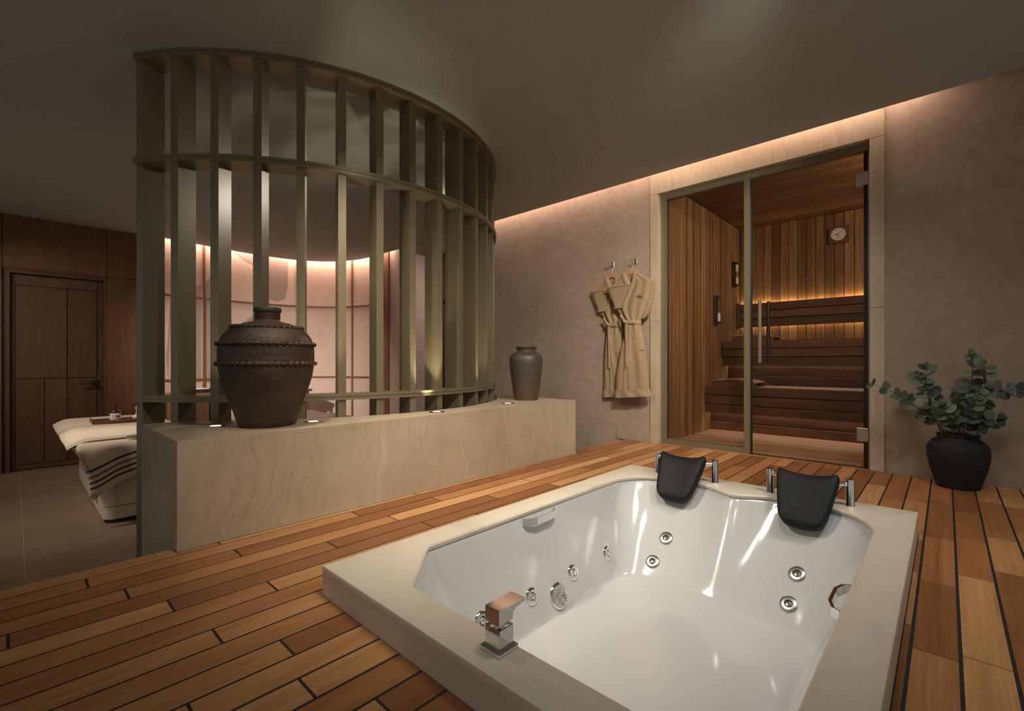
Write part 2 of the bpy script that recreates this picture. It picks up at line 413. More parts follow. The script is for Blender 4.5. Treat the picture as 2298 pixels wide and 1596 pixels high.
# ---- curved treatment-room wall path (plan), normal points into the room
CP = [(-7.80, 1.10), (-7.93, 1.9), (-8.00, 2.6), (-7.93, 3.2), (-7.66, 3.66), (-7.20, 3.93), (-6.75, 4.02), (-6.12, YW)]
CPs = catmull([(x, y, 0) for x, y in CP], 14)
def normals(pts):
    out = []
    for i, p in enumerate(pts):
        t = (pts[min(i + 1, len(pts) - 1)] - pts[max(i - 1, 0)]).normalized(); out.append(((p.x, p.y), (t.y, -t.x)))
    return out
PATH = normals(CPs)
CUM = [0]
for i in range(1, len(CPs)): CUM.append(CUM[-1] + (CPs[i] - CPs[i - 1]).length)
def at_s(s):
    s = max(0, min(s, CUM[-1]))
    for i in range(1, len(CUM)):
        if CUM[i] >= s - 1e-9:
            t = (s - CUM[i - 1]) / (CUM[i] - CUM[i - 1]); a, b = PATH[i - 1], PATH[i]
            return (tuple(a[0][k] * (1 - t) + b[0][k] * t for k in (0, 1)), tuple(a[1][k] * (1 - t) + b[1][k] * t for k in (0, 1)))
def sub(s0, s1, n=None):
    n = n or max(2, int((s1 - s0) / .05)); return [at_s(s0 + (s1 - s0) * i / n) for i in range(n + 1)]

# ---- ceiling with its cove edge
edge = [(2.6, 3.90), (-6.0, 3.90), (-6.6, 3.88)]
for p, m in PATH[::-1]:
    q = (p[0] + m[0] * .13, p[1] + m[1] * .13)
    if q[0] < -6.65: edge.append(q)
edge += [(-7.68, 1.10), (-7.68, -3.0), (2.6, -3.0)]
g = G().prism(edge, ZC, ZC + .17); g.box(-8.4, 2.6, -3.0, 5.2, ZC + .20, ZC + .25)
struct(g.make('ceiling', 'ceiling'), 'smooth taupe ceiling with a cove gap along the walls')
# cove lamps along the curved wall
for k in range(12):
    s0 = .25 + k * (CUM[-1] - .45) / 12; (p, m) = at_s(s0 + .16)
    area('cove_strip_curve', (p[0] + m[0] * .110, p[1] + m[1] * .110, 2.585), (-m[0] * .75, -m[1] * .75, -.66), .34, .06, 3.2, PINK, xaxis=(-m[1], m[0], 0))

# ---- plaster wall with the sauna opening
g = G(); g.box(-4.75, -1.99, YW, YW + .08, FL, 2.62); g.box(-0.32, 2.6, YW, YW + .08, FL, 2.62); g.box(-1.99, -0.32, YW + .005, YW + .08, 2.34, 2.62)
struct(g.make('wall_back', 'plaster'), 'mottled taupe plaster wall washed by a cove light')
g = G(); g.box(-2.354, -2.008, YW - .012, YW, 0.0, .105)
struct(g.make('baseboard_back', 'plaster'), 'plaster baseboard above the deck beside the sauna frame')
g = G(); g.box(-2.68, -2.36, YW - .012, YW, -.18, -.066)
struct(g.make('baseboard_back.001', 'plaster'))
# ---- alcove
g = G(); g.box(-6.14, -6.10, YW, 4.62, FL, 2.45); struct(g.make('wall_alcove', 'pinkplaster'))
g = G(); g.box(-6.10, -4.70, YW + .0, 5.1, 2.44, 2.48); struct(g.make('ceiling_alcove', 'ceiling'))
g = G(); g.box(-4.75, -4.70, YW + .08, 5.1, FL, 2.44); struct(g.make('wall_alcove.001', 'pinkplaster'))
r = sroot('wall_alcove_back')
g = G(); g.box(-6.14, -4.70, 4.70, 4.74, FL, 2.44); g.make('backing', 'darkwood', r)
for z0, z1 in ((FL, .62), (.625, 1.66), (1.72, 2.43)):
    G().box(-6.10, -5.42, 4.675, 4.70, z0, z1, .002).make('panel', 'oak', r); G().box(-5.41, -4.72, 4.675, 4.70, z0, z1, .002).make('panel', 'oak', r)
G().box(-6.10, -6.03, 4.60, 4.675, FL, 2.43, .003).make('jamb', 'oak', r)
g = G(); g.box(-5.9, -5.1, 4.50, 4.60, 2.425, 2.44); g.box(-5.88, -5.12, 4.52, 4.58, 2.42, 2.426)
tag(g.make('air_vent', 'steel'), 'slim air vent in the alcove ceiling behind the slatted screen', 'vent')

# ---- curved fabric wall: battens, panels and the printed shape
r = sroot('wall_curved', (-7.9, 2.6, FL), 'curved wall of linen panels framed with wooden battens')
G().strip(PATH, -.03, 0, FL, 2.62).make('backing', 'fabric', r)
SV = [.02, .80, 1.60, 2.16, 3.10, 3.86]
SEND = CUM[-1] - .36
for i, s0 in enumerate(SV):
    s1 = (SV + [SEND])[i + 1]
    for z0, z1 in ((FL + .06, .475), (.505, 1.655), (1.685, 2.56)):
        G().strip(sub(s0 + .015, s1 - .015), .0, .014, z0, z1).make('panel', 'fabric', r, 30)
    for z in (.49, 1.67):
        G().strip(sub(s0 + .014, s1 - .014), .0, .026, z - .015, z + .015).make('batten', 'batten', r, 30)
    G().strip(sub(s0 - .014, s0 + .014, 2), .0, .030, FL, 2.56).make('batten', 'batten', r)
G().strip(sub(SEND - .014, SEND + .10, 3), .0, .035, FL, 2.56).make('batten', 'batten', r)
G().strip(sub(SEND + .10, CUM[-1], 5), .0, .012, FL, 2.60).make('plaster_panel', 'pinkplaster', r)
def print_shape(poly):
    """flat printed silhouette laid on the fabric, cut at the battens"""
    g = G(); 
    ss = sorted(p[0] for p in poly); lo, hi = ss[0], ss[-1]; n = int((hi - lo) / .025)
    cols = []
    for k in range(n + 1):
        s = lo + (hi - lo) * k / n + 1e-5; zs = []
        for (a, b) in zip(poly, poly[1:] + poly[:1]):
            if (a[0] <= s) != (b[0] <= s): zs.append(a[1] + (b[1] - a[1]) * (s - a[0]) / (b[0] - a[0]))
        zs.sort(); cols.append((s, zs))
    for (sa, za), (sb, zb) in zip(cols, cols[1:]):
        if len(za) != len(zb) or any(sa < v + .015 and sb > v - .015 for v in SV): continue
        for q in range(0, len(za) - 1, 2):
            for c0, c1 in ((FL + .06, .475), (.505, 1.655), (1.685, 2.56)):
                a0, a1 = max(za[q], c0), min(za[q + 1], c1); b0, b1 = max(zb[q], c0), min(zb[q + 1], c1)
                if a1 > a0 and b1 > b0:
                    (p, m), (p2, m2) = at_s(sa), at_s(sb)
                    V = [(pp[0] + mm[0] * o, pp[1] + mm[1] * o, z) for pp, mm, zz in ((p, m, (a0, a1)), (p2, m2, (b0, b1))) for z in zz for o in (.0135, .0165)]
                    g.add(V, [(0, 1, 3, 2), (4, 6, 7, 5), (0, 4, 5, 1), (2, 3, 7, 6), (1, 5, 7, 3), (0, 2, 6, 4)])
    return g
SHAPES = [[(0.231, 0.475), (0.361, 0.483), (0.329, 0.821), (0.35, 1.067), (0.392, 1.224), (0.366, 1.499), (0.377, 1.673), (0.511, 1.733), (0.65, 1.795), (0.793, 1.891), (0.869, 1.961), (1.001, 2.106), (1.081, 2.186), (1.137, 2.047), (1.162, 1.881), (1.143, 1.723), (1.156, 1.507), (1.2, 1.272), (1.314, 1.341), (1.456, 1.448), (1.638, 1.56), (1.704, 0.403)], [(1.143, 2.508), (1.25, 2.392), (1.378, 2.318), (1.54, 2.259), (1.671, 2.15), (1.704, 1.982), (1.731, 1.755), (1.851, 1.736), (1.958, 1.782), (1.985, 1.901), (2.032, 2.09), (2.025, 2.31), (1.971, 2.466), (1.904, 2.53), (1.443, 2.511)]]
for sh in SHAPES: print_shape(sh).make('print', 'mauve', r)

# ---- panelled wall on the left with the wooden door
XL = -7.68
r = sroot('wall_left', (XL, 0, FL), 'dark oak panelled wall around the wooden door')
g = G(); g.box(XL - .10, XL - .022, -3.0, -.063, FL, 2.60); g.box(XL - .10, XL - .022, .797, 1.10, FL, 2.60); g.box(XL - .10, XL - .022, -.063, .797, 1.79, 2.60); g.box(XL - .16, XL - .10, -3.0, 1.1, FL, 2.6)
g.make('backing', 'darkwood', r)
for y0, y1 in ((-1.9, -.99), (-.986, -.090), (-.086, .795), (.799, 1.10)):
    G().box(XL - .022, XL, y0, y1, 1.815, 2.405, .002).make('panel', 'oak', r)
    if y0 != -.086: G().box(XL - .022, XL, y0, y1, FL, 1.811, .002).make('panel', 'oak', r)
G().box(XL - .022, XL, -.086, .795, 1.795, 1.811, .001).make('panel', 'oak', r)
struct(G().box(XL - .004, XL + .012, -3.0, 1.1, 2.405, ZC).make('trim_1', plain('pale_shadow_gap', (.30, .26, .22), .7)))
d = sroot('door_2', (XL, .37, FL), 'dark wooden door with grooved panels and black lever handle')
g = G(); g.box(XL - .09, XL - .004, -.063, -.030, FL, 1.79); g.box(XL - .09, XL - .004, .765, .797, FL, 1.79); g.box(XL - .09, XL - .004, -.03, .765, 1.755, 1.79)
g.make('frame', 'doorwood', d)
G().box(XL - .09, XL - .062, -.028, .763, FL + .008, 1.753).make('core', 'darkwood', d)
for y0, y1, z0, z1 in ((-.028, .006, FL + .01, 1.75), (.014, .438, .557, 1.62), (.446, .706, .557, 1.62), (.014, .243, -.43, .549), (.250, .438, -.43, .549), (.446, .706, -.43, .549), (.714, .763, FL + .01, 1.75), (.010, .710, 1.628, 1.75), (.010, .710, FL + .01, -.438)):
    G().box(XL - .064, XL - .050, y0, y1, z0, z1, .001).make('door_panel', 'doorwood', d)
h = G().box(XL - .050, XL - .035, .66, .725, .45, .515, .003).make('handle_rose', 'black', d)
G().tube([(XL - .04, .69, .483), (XL + .01, .69, .483)], .010, 10).box(XL + .0, XL + .018, .555, .70, .474, .492, .003).make('handle', 'black', d)

# ---- tiled floor of the treatment room
r = sroot('floor', (-5, 1.2, FL), 'low floor of large beige stone tiles')
G().box(-8.4, -2.20, -3.0, 5.2, FL - .1, FL - .003).make('grout', 'grout', r)
xs = [-8.4, -6.9, -5.4, -3.9, -2.40]; ys = [-3.0, -2.355, -1.155, .045, 1.245, 2.445, 3.645, 5.2]
for i in range(4):
    for j in range(7):
        G().box(xs[i] + .0015, xs[i + 1] - .0015, ys[j] + .002, ys[j + 1] - .002, FL - .02, FL, .001).make('tile', 'tile', r)

# ---- wooden deck
TX0, TX1, TY0, TY1 = -1.465, -.0885, .676, 2.684
DX0 = -2.262; PW = .0957; SEAM = -.0690; GAP = .0066
r = sroot('deck_floor', (-1, 1.5, 0), 'raised deck of orange brown planks with black caulked seams')
g = G()
g.box(-2.255, TX0, -1.2, 4.03, -.5, -.0006); g.box(TX1, 1.6, -1.2, 4.03, -.5, -.0006); g.box(TX0, TX1, -1.2, TY0, -.5, -.0006); g.box(TX0, TX1, TY1, 4.03, -.5, -.0006)
g.box(-1.96, -.36, 4.03, 4.12, -.5, -.004)
g.make('caulk_bed', 'caulk', r)
JO = {-23: [.58, 1.55, 2.5, 3.3], -22: [.17, 1.15, 2.11, 3.10], -21: [-.37, .60, 1.57, 2.55, 3.53], -20: [.25, 1.24, 2.21, 3.18], -19: [-.01, .89, 1.81, 2.75, 3.7],
      -18: [.33, 1.30, 2.24, 3.23], -17: [-.4, .59, 1.55, 2.5, 3.45], -16: [-.1, .92, 1.9, 2.85, 3.78], -15: [.38, 2.9, 3.6], -14: [-.2, 3.15], -13: [.49, 2.85, 3.4], -12: [-.3, .26, 3.2],
      -11: [.46, 2.95, 3.55], -10: [.1, 3.3], -9: [.55, 2.85, 3.75], -8: [.2, 3.1], -7: [.45, 3.45], -6: [.0, 2.95, 3.88], -5: [.3, 3.15], -4: [.5, 3.39], -3: [.1, 3.0, 3.58], -2: [.4, 3.25, 3.92],
      -1: [.3, .75, 1.22, 1.74, 2.2, 2.6, 3.3], 0: [.2, .62, 1.1, 1.61, 2.13, 2.68, 3.4], 1: [.4, 1.0, 1.65, 2.27, 2.74, 3.23], 2: [.6, 1.2, 1.83, 2.4, 2.84, 3.55], 3: [.5, 1.5, 2.1, 3.0, 3.5]}
rp = random.Random(3)
for i in range(-23, 8):
    x0 = SEAM + PW * i + GAP / 2; x1 = SEAM + PW * (i + 1) - GAP / 2
    if i == -23: x0 = DX0
    js = JO.get(i, [rp.uniform(-.4, .2) + .62 * k for k in range(8)])
    cuts = [-1.0] + [j for j in js if j < 4.0] + [4.028]
    eg = .0028 if i < -8 else .0012
    if i >= -1: eg = .0012
    for a, b in zip(cuts, cuts[1:]):
        segs = [(x0, x1, a + eg, b - eg)]
        if x1 > TX0 and x0 < TX1:
            ns = []
            for (p, q, c, d_) in segs:
                if p >= TX0 - .02 and q <= TX1 + .004:
                    if c < TY0: ns.append((max(p, p), q, c, min(d_, TY0)))
                    if d_ > TY1: ns.append((p, q, max(c, TY1), d_))
                elif p < TX0:
                    if c < TY0: ns.append((p, q, c, min(d_, TY0)))
                    if d_ > TY1: ns.append((p, q, max(c, TY1), d_))
                    m0, m1 = max(c, TY0), min(d_, TY1)
                    if m1 > m0 and TX0 - p > .01: ns.append((p, TX0 - .001, m0, m1))
                else:
                    if c < TY0: ns.append((p, q, c, min(d_, TY0)))
                    if d_ > TY1: ns.append((p, q, max(c, TY1), d_))
                    m0, m1 = max(c, TY0), min(d_, TY1)
                    if m1 > m0 and q - TX1 > .01: ns.append((TX1 + .001, q, m0, m1))
            segs = ns
        for (p, q, c, d_) in segs:
            if d_ - c > .02:
                # the stone ledge stands on the outermost boards
                if i == -23 and d_ > .44 and c < 3.12:
                    if c < .438: G().box(p, q, c, .437, -.02, 0, .0012).make('plank', 'deck', r)
                    if d_ > 3.127: G().box(p, q, 3.127, d_, -.02, 0, .0012).make('plank', 'deck', r)
                    if q > -2.205: G().box(-2.2045, q, max(c, .438), min(d_, 3.127), -.02, 0, .0012).make('plank', 'deck', r)
                    continue
                G().box(p, q, c, d_, -.02, 0, .0012).make('plank', 'deck', r)
for k in range(8):
    G().box(-1.96 + k * .2, -1.96 + (k + 1) * .2 - .004, 4.031, 4.085, -.02, -.001, .001).make('plank', 'deck', r)
# steps down from the deck to the low floor
r = sroot('stairs', (-2.5, 3.55, FL), 'two stone steps down from the deck')
for k, (a, b, z) in enumerate(((-2.54, -2.265, -.168), (-2.82, -2.54, -.334))):
    G().box(a, b, 3.16, 4.025, FL, z, .004).make('step', 'steppe', r)

# ---- stone surround of the sauna opening
r = sroot('trim_2', (-1.15, 4.03, 0), 'beige stone frame around the sauna front')
YF = 4.022
for x0, x1 in ((-2.006, -1.926), (-.386, -.306)):
    G().box(x0, x1, YF, YW + .10, 0.0, 1.118, .002).make('jamb', 'travertine', r); G().box(x0, x1, YF, YW + .10, 1.120, 2.284, .002).make('jamb', 'travertine', r)
G().box(-2.006, -.306, YF, YW + .10, 2.286, 2.62, .002).make('lintel', 'travertine', r)
# ---- glass front
YG = 4.10
w = sroot('window_1', (-1.55, YG, 0), 'fixed smoked glass pane left of the sauna door')
g = G(); g.box(-1.926, -1.872, YG - .02, YG + .04, 0, 2.285); g.box(-1.872, -1.209, YG - .02, YG + .04, -.002, .045); g.box(-1.872, -1.209, YG - .02, YG + .04, 2.235, 2.285)
g.make('frame', 'bronze', w)
G().box(-1.209, -1.165, YG - .03, YG + .045, 0, 2.285, .002).make('mullion', 'bronze', w)
G().box(-1.876, -1.866, YG + .0, YG + .012, .045, 2.235).make('gasket', 'black', w)
G().box(-1.868, -1.209, YG + .002, YG + .010, .045, 2.235).make('pane', 'glass', w)
d = sroot('door_1', (-.78, YG, 0), 'frameless smoked glass sauna door with bar handle')
G().box(-1.152, -.405, YG + .002, YG + .010, .012, 2.235).make('pane', 'glass', d)
g = G(); g.box(-1.165, -.386, YG - .02, YG + .04, 2.235, 2.285); g.box(-.400, -.386, YG - .03, YG + .04, 0, 2.235); g.make('frame', 'bronze', d)
g = G(); g.box(-.428, -.400, YG + .011, YG + .03, .0, 2.235); g.box(-1.164, -1.153, YG + .0, YG + .012, .01, 2.235); g.make('gasket', 'black', d)
hd = G().tube([(-1.083, YG - .055, .738), (-1.083, YG - .055, 1.236)], .0135, 14).make('handle', 'bronze', d, 40)
G().tube([(-1.05, YG + .060, .738), (-1.05, YG + .060, 1.236)], .0135, 14).make('handle', 'bronzedark', d, 40)
for z in (.82, 1.16): G().tube([(-1.083, YG - .05, z), (-1.06, YG + .055, z)], .007, 10).make('standoff', 'chrome', d, 40)
for z in (1.995, .185):
    G().box(-.466, -.404, YG - .012, YG + .022, z, z + .095, .002).make('hinge', 'steel', d)
    G().tube([(-.402, YG - .014, z + .005), (-.402, YG - .014, z + .090)], .006, 8).make('hinge_pin', 'steel', d, 40)

# ================================================================== SAUNA ROOM
SX0, SX1, SY1, SZC = -1.90, .35, 6.26, 2.41
r = sroot('wall_sauna_left', (SX0, 5.2, 0), 'sauna side wall of upright wooden boards')
G().box(SX0 - .06, SX0 - .018, 4.14, SY1 + .05, -.05, SZC + .05).make('backing', 'darkwood', r)
ys = [4.115 + .0885 * k for k in range(25)]
for a, b in zip(ys, ys[1:]): G().box(SX0 - .018, SX0, a + .003, min(b, SY1) - .003, 0, SZC, .005).make('board', 'sauna_v', r)
r = sroot('wall_sauna_back', (-.8, SY1, 0), 'sauna back wall of upright wooden boards')
G().box(SX0 - .02, SX1, SY1 + .018, SY1 + .06, -.05, SZC + .05).make('backing', 'darkwood', r)
x = -1.905
while x < SX1:
    G().box(x + .0022, x + .0900 - .0022, SY1, SY1 + .018, 0, SZC, .004).make('board', 'sauna_v', r); x += .0900
r = sroot('ceiling_sauna', (-.8, 5.2, SZC), 'sauna ceiling of narrow wooden boards')
G().box(SX0 - .02, SX1, 4.13, SY1 + .05, SZC + .018, SZC + .05).make('backing', 'darkwood', r)
y = 4.14
while y < SY1:
    G().box(SX0, SX1, y + .0015, min(y + .088, SY1) - .0015, SZC, SZC + .018, .004).make('board', 'sauna_h', r); y += .088
struct(G().box(SX1, SX1 + .04, 4.13, SY1, -.05, SZC).make('wall_sauna_right', 'sauna_v'))
r = sroot('floor_sauna', (-.8, 4.7, 0), 'sauna floor of narrow wooden slats')
G().box(SX0, SX1, 4.13, 5.28, -.05, -.006).make('underfloor', 'darkwood', r)
y = 4.14
while y < 5.22:
    G().box(SX0 + .002, SX1, y + .006, y + .072, -.006, .010, .003).make('slat', 'slat', r); y += .078
# lower bench
t = thing('lower_sauna_bench', (-.8, 5.3, 0), 'lower wooden sauna bench with three slatted front boards', 'bench', 'sauna benches')
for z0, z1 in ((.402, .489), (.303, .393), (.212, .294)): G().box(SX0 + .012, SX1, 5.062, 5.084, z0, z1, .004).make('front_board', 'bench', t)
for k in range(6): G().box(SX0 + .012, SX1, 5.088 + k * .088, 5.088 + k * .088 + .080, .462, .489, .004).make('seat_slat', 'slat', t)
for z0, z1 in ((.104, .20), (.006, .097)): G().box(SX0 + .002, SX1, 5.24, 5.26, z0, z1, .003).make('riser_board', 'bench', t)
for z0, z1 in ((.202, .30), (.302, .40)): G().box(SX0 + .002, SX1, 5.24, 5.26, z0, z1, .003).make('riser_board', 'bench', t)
for x in (-1.74, -1.36, -.98, -.60, -.1): G().box(x - .045, x + .045, 5.085, 5.135, .22, .46).make('bracket', 'darkwood', t)
# upper bench
t = thing('upper_sauna_bench', (-.8, 5.85, .489), 'upper wooden sauna bench below the lit backrest', 'bench', 'sauna benches')
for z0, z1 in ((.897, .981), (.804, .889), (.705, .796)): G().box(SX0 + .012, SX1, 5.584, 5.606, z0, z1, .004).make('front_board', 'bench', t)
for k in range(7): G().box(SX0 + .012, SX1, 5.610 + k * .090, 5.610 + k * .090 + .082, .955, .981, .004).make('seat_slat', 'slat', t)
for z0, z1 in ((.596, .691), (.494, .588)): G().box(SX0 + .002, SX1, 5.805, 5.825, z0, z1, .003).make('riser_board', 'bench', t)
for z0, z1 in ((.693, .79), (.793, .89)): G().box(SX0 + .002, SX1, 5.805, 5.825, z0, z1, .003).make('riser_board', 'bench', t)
for x in (-1.74, -1.36, -.98, -.60, -.1): G().box(x - .045, x + .045, 5.607, 5.657, .71, .95).make('bracket', 'darkwood', t)
# backrest
t = thing('sauna_back_panel', (-.8, 6.2, 1.17), 'wooden sauna backrest of three boards glowing along its edges', 'wall panel')
for z0, z1 in ((1.372, 1.46), (1.275, 1.362), (1.172, 1.266)): G().box(SX0 + .02, SX1, 6.185, 6.207, z0, z1, .004).make('board', 'bench', t)
for x in (-1.80, -1.1, -.4, .2): G().box(x - .02, x + .02, 6.207, 6.257, 1.22, 1.42).make('spacer', 'darkwood', t)
G().box(SX0 + .005, SX0 + .035, 6.10, 6.185, 1.165, 1.465, .004).make('end_board', 'bench', t)
# curved headrests
def headrest_wood(name, x0, x1, y0, y1, z, label):
    t = thing(name, ((x0 + x1) / 2, (y0 + y1) / 2, z), label, 'headrest', 'sauna headrests')
    def prof(u): return .018 + .050 * math.sin(min(u, 1) * PI * .62 + .42)
    n = 7
    for yy in (y0, y1 - .02):
        poly = [(x0 + (x1 - x0) * k / 14, z + prof(1 - k / 14)) for k in range(15)] + [(x1, z), (x0, z)]
        G().prism(poly, yy, yy + .02, 'xz').make('side_board', 'bench', t, 30)
    for k in range(n):
        u0 = (k + .04) / n; u1 = (k + .92) / n; xa, xb = x0 + (x1 - x0) * u0, x0 + (x1 - x0) * u1; za, zb = z + prof(1 - u0), z + prof(1 - u1)
        G().prism([(xa, za + .001), (xb, zb + .001), (xb, zb + .012), (xa, za + .012)], y0 + .0, y1, 'xz').make('slat', 'slat', t)
headrest_wood('sauna_headrest', -1.83, -1.40, 5.09, 5.42, .489, 'curved wooden headrest lying on the lower sauna bench')
headrest_wood('sauna_headrest.001', -1.80, -1.37, 5.64, 5.95, .981, 'curved wooden headrest lying on the upper sauna bench')
# sand timers on the side wall
def sand_timer(name, y, z0, z1, flip, label):
    t = thing(name, (SX0, y, z0), label, 'sand timer', 'sauna sand timers')
    G().box(SX0, SX0 + .022, y - .045, y + .045, z0, z1, .003).make('backboard', 'darkwood', t)
    zm = (z0 + z1) / 2; H = (z1 - z0)
    G().box(SX0 + .022, SX0 + .058, y - .025, y + .025, z0 + .012, z0 + .03, .002).make('bracket', 'darkwood', t)
    G().box(SX0 + .022, SX0 + .058, y - .025, y + .025, z1 - .03, z1 - .012, .002).make('bracket', 'darkwood', t)
    pr = [(.008, z0 + .03), (.019, z0 + .04), (.020, zm - .05), (.012, zm - .02), (.004, zm), (.012, zm + .02), (.020, zm + .05), (.019, z1 - .04), (.008, z1 - .03)]
    G().lathe(pr, SX0 + .044, y, 14).make('glass_bulb', 'clear', t, 50)
    if flip < 2: G().lathe([(.016, z0 + .038), (.017, z0 + .045), (.017, zm - .055), (.009, zm - .03)], SX0 + .044, y, 12).make('sand', 'sand', t, 50)
    if flip > 0: G().lathe([(.006, zm + .02), (.017, zm + .055), (.017, z1 - .05), (.015, z1 - .042)], SX0 + .044, y, 12).make('sand', 'sand', t, 50)
sand_timer('sand_timer', 5.37, 1.16, 1.49, 0, 'lower sand timer on the sauna side wall, its sand run down')
sand_timer('sand_timer.001', 5.98, 1.65, 1.965, 1, 'upper sand timer on the sauna side wall near the corner')
# thermometer
t = thing('sauna_thermometer', (-.872, 6.24, 2.07), 'round dial thermometer in a square wooden block on the sauna wall', 'thermometer')
G().box(-.965, -.779, 6.215, SY1, 2.07, 2.246, .004).make('block', 'bench', t)
def disc(cx, y, cz, rr, d, n=28):
    return G().prism([(cx + rr * math.cos(2 * PI * k / n), cz + rr * math.sin(2 * PI * k / n)) for k in range(n)], y - d, y, 'xz')
dl = disc(-.872, 6.215, 2.157, .068, .004).make('dial', plain('dial_face', (.55, .53, .52), .35), t)
g = G()
for k in range(13):
    a = rad(-40 + k * 21.6); c, s_ = math.cos(a), math.sin(a)
    g.tube([(-.872 + c * .050, 6.2105, 2.157 + s_ * .050), (-.872 + c * .058, 6.2105, 2.157 + s_ * .058)], .0018, 5)
g.make('scale', 'ink', dl)
g = G(); g.tube([(-.872 - .02, 6.209, 2.150), (-.872 + .034, 6.209, 2.187)], .0022, 6); g.tube([(-.872, 6.209, 2.157), (-.872, 6.209, 2.110)], .0022, 6); g.tube([(-.872, 6.2095, 2.157), (-.902, 6.2095, 2.155)], .003, 6)
g.make('pointer', 'ink', dl)

# ================================================================== STONE LEDGE
SC = (-3.955, 1.784); LZ = .436
arc = [(SC[0] + 1.545 * math.cos(rad(a)), SC[1] + 1.545 * math.sin(rad(a))) for a in [55 - (104.5) * k / 40 for k in range(41)]]
poly = [(-2.208, .438), (-2.208, 3.125), (-3.06, 3.125)] + arc + [(-2.945, .438)]
t = thing('stone_ledge', (-2.5, 1.8, FL), 'long travertine ledge between the deck and the slatted screen', 'ledge')
inner = [(-2.228, .458), (-2.228, 3.105), (-3.05, 3.105)] + arc + [(-2.925, .458)]
G().prism(poly, LZ - .02, LZ).make('top_slab', 'travertine', t)
G().prism(inner, FL, LZ - .0205).make('core', 'steppe', t)
G().box(-2.228, -2.208, .438, 3.125, -.0, LZ - .0205).make('front_slab', 'travertine', t)
G().box(-2.945, -2.2285, .438, .458, FL, LZ - .0205).make('end_slab', 'travertine', t)
G().box(-3.05, -2.2285, 3.105, 3.125, FL, LZ - .0205).make('end_slab', 'travertine', t)
for i, ((x, y), lab) in enumerate(zip([(-2.588, .668), (-2.408, 1.064), (-2.315, 1.794), (-2.392, 2.518)],
        ['lit recessed uplight in the ledge left of the large brown jar', 'lit recessed uplight in the ledge just right of the large brown jar',
         'lit recessed uplight in the ledge below the middle of the screen', 'lit recessed uplight in the ledge in front of the small vase'])):
    t = thing('recessed_uplight', (x, y, LZ), lab, 'uplight', 'uplights in the stone ledge')
    V = [(.050, LZ + .0002), (.050, LZ + .002), (.046, LZ + .003), (.026, LZ + .003), (.025, LZ + .0012)]
    G().lathe(V, x, y, 28).make('rim', 'steel', t, 40)
    G().lathe([(.024, LZ + .0028), (.024, LZ + .0036), (.018, LZ + .0042)], x, y, 20).make('lens', 'lens', t)
    spot('uplight_beam', (x, y, LZ + .012), [(-.5, .30, 1), (-.28, .0, 1), (-.45, .05, 1), (-.5, -.35, 1)][i], [4, 20, 26, 14][i], (1.0, .86, .58), [52, 72, 52, 52][i], .6, .02)

# ================================================================== SLATTED SCREEN
t = thing('slatted_screen', (SC[0] + 1.46, SC[1], FL), 'curved floor to ceiling screen of olive bronze fins', 'screen')
A0 = -60.1; ST = 8.15
for k in range(15):
    a = rad(A0 + ST * k); ca, sa = math.cos(a), math.sin(a); g = G()
    V = []
    for z in (FL, 2.385):
        for rr, tt in ((1.395, -.0215), (1.52, -.0215), (1.52, .0215), (1.395, .0215)): V.append((SC[0] + rr * ca - tt * sa, SC[1] + rr * sa + tt * ca, z))
    g.add(V, [(0, 3, 2, 1), (4, 5, 6, 7), (0, 1, 5, 4), (1, 2, 6, 5), (2, 3, 7, 6), (3, 0, 4, 7)])
    g.make('fin', 'bronze', t)
e0, e1 = rad(A0 - .95), rad(A0 + ST * 14 + .95)
for z0, z1 in ((2.380, ZC), (1.820, 1.856), (.532, .566)):
    g = G(); zm = (z0 + z1) / 2
    g.sector(SC, 1.392, 1.537, e0, e1, z0, zm - .003, 90); g.sector(SC, 1.394, 1.533, e0, e1, zm - .003, zm + .003, 90); g.sector(SC, 1.392, 1.537, e0, e1, zm + .003, z1, 90)
    g.make('rail', 'bronze', t, 20)

# ================================================================== JARS
def jar_profile(ctrl, n=10): return [(max(p.x, .001), p.y) for p in catmull([(a, b, 0) for a, b in ctrl], n)]
JX, JY = -2.452, .857
t = thing('clay_jar', (JX, JY, LZ), 'large dark brown clay jar with beaded bands on the stone ledge', 'jar')
cp = [(.132, 0), (.142, .012), (.166, .08), (.196, .16), (.220, .23), (.231, .29), (.234, .335), (.231, .39), (.214, .435), (.180, .470), (.130, .495), (.085, .508), (.064, .514), (.060, .530), (.060, .552), (.066, .558), (.0685, .568), (.066, .578), (.058, .580), (.052, .572), (.050, .53)]
G().lathe([(r_ * .91, z_ + LZ) for r_, z_ in jar_profile(cp, 6)], JX, JY, 64).make('body', 'jar', t, 60)
def beads(R, z, n, tilt=.0):
    g = G(); pts = []; rs = []
    for k in range(n * 4 + 1):
        a = 2 * PI * k / (n * 4); w = math.sin(a * n); pts.append((JX + (R * .91 + .0035) * math.cos(a), JY + (R * .91 + .0035) * math.sin(a), LZ + z + .0030 * w)); rs.append(.0082 + .0042 * math.cos(a * n * 1.0))
    return g.tube(pts, rs, 7, cap=False)
beads(.233, .304, 46).make('bead_band', 'jar', t, 60); beads(.229, .398, 46).make('bead_band', 'jar', t, 60); beads(.166, .479, 38).make('bead_band', 'jar', t, 60)
g = G()
for z in (.528, .537, .546): g.tube([(JX + .0552 * math.cos(2 * PI * k / 40), JY + .0552 * math.sin(2 * PI * k / 40), LZ + z) for k in range(41)], .003, 6, cap=False)
g.make('neck_ridge', 'jar', t, 60)

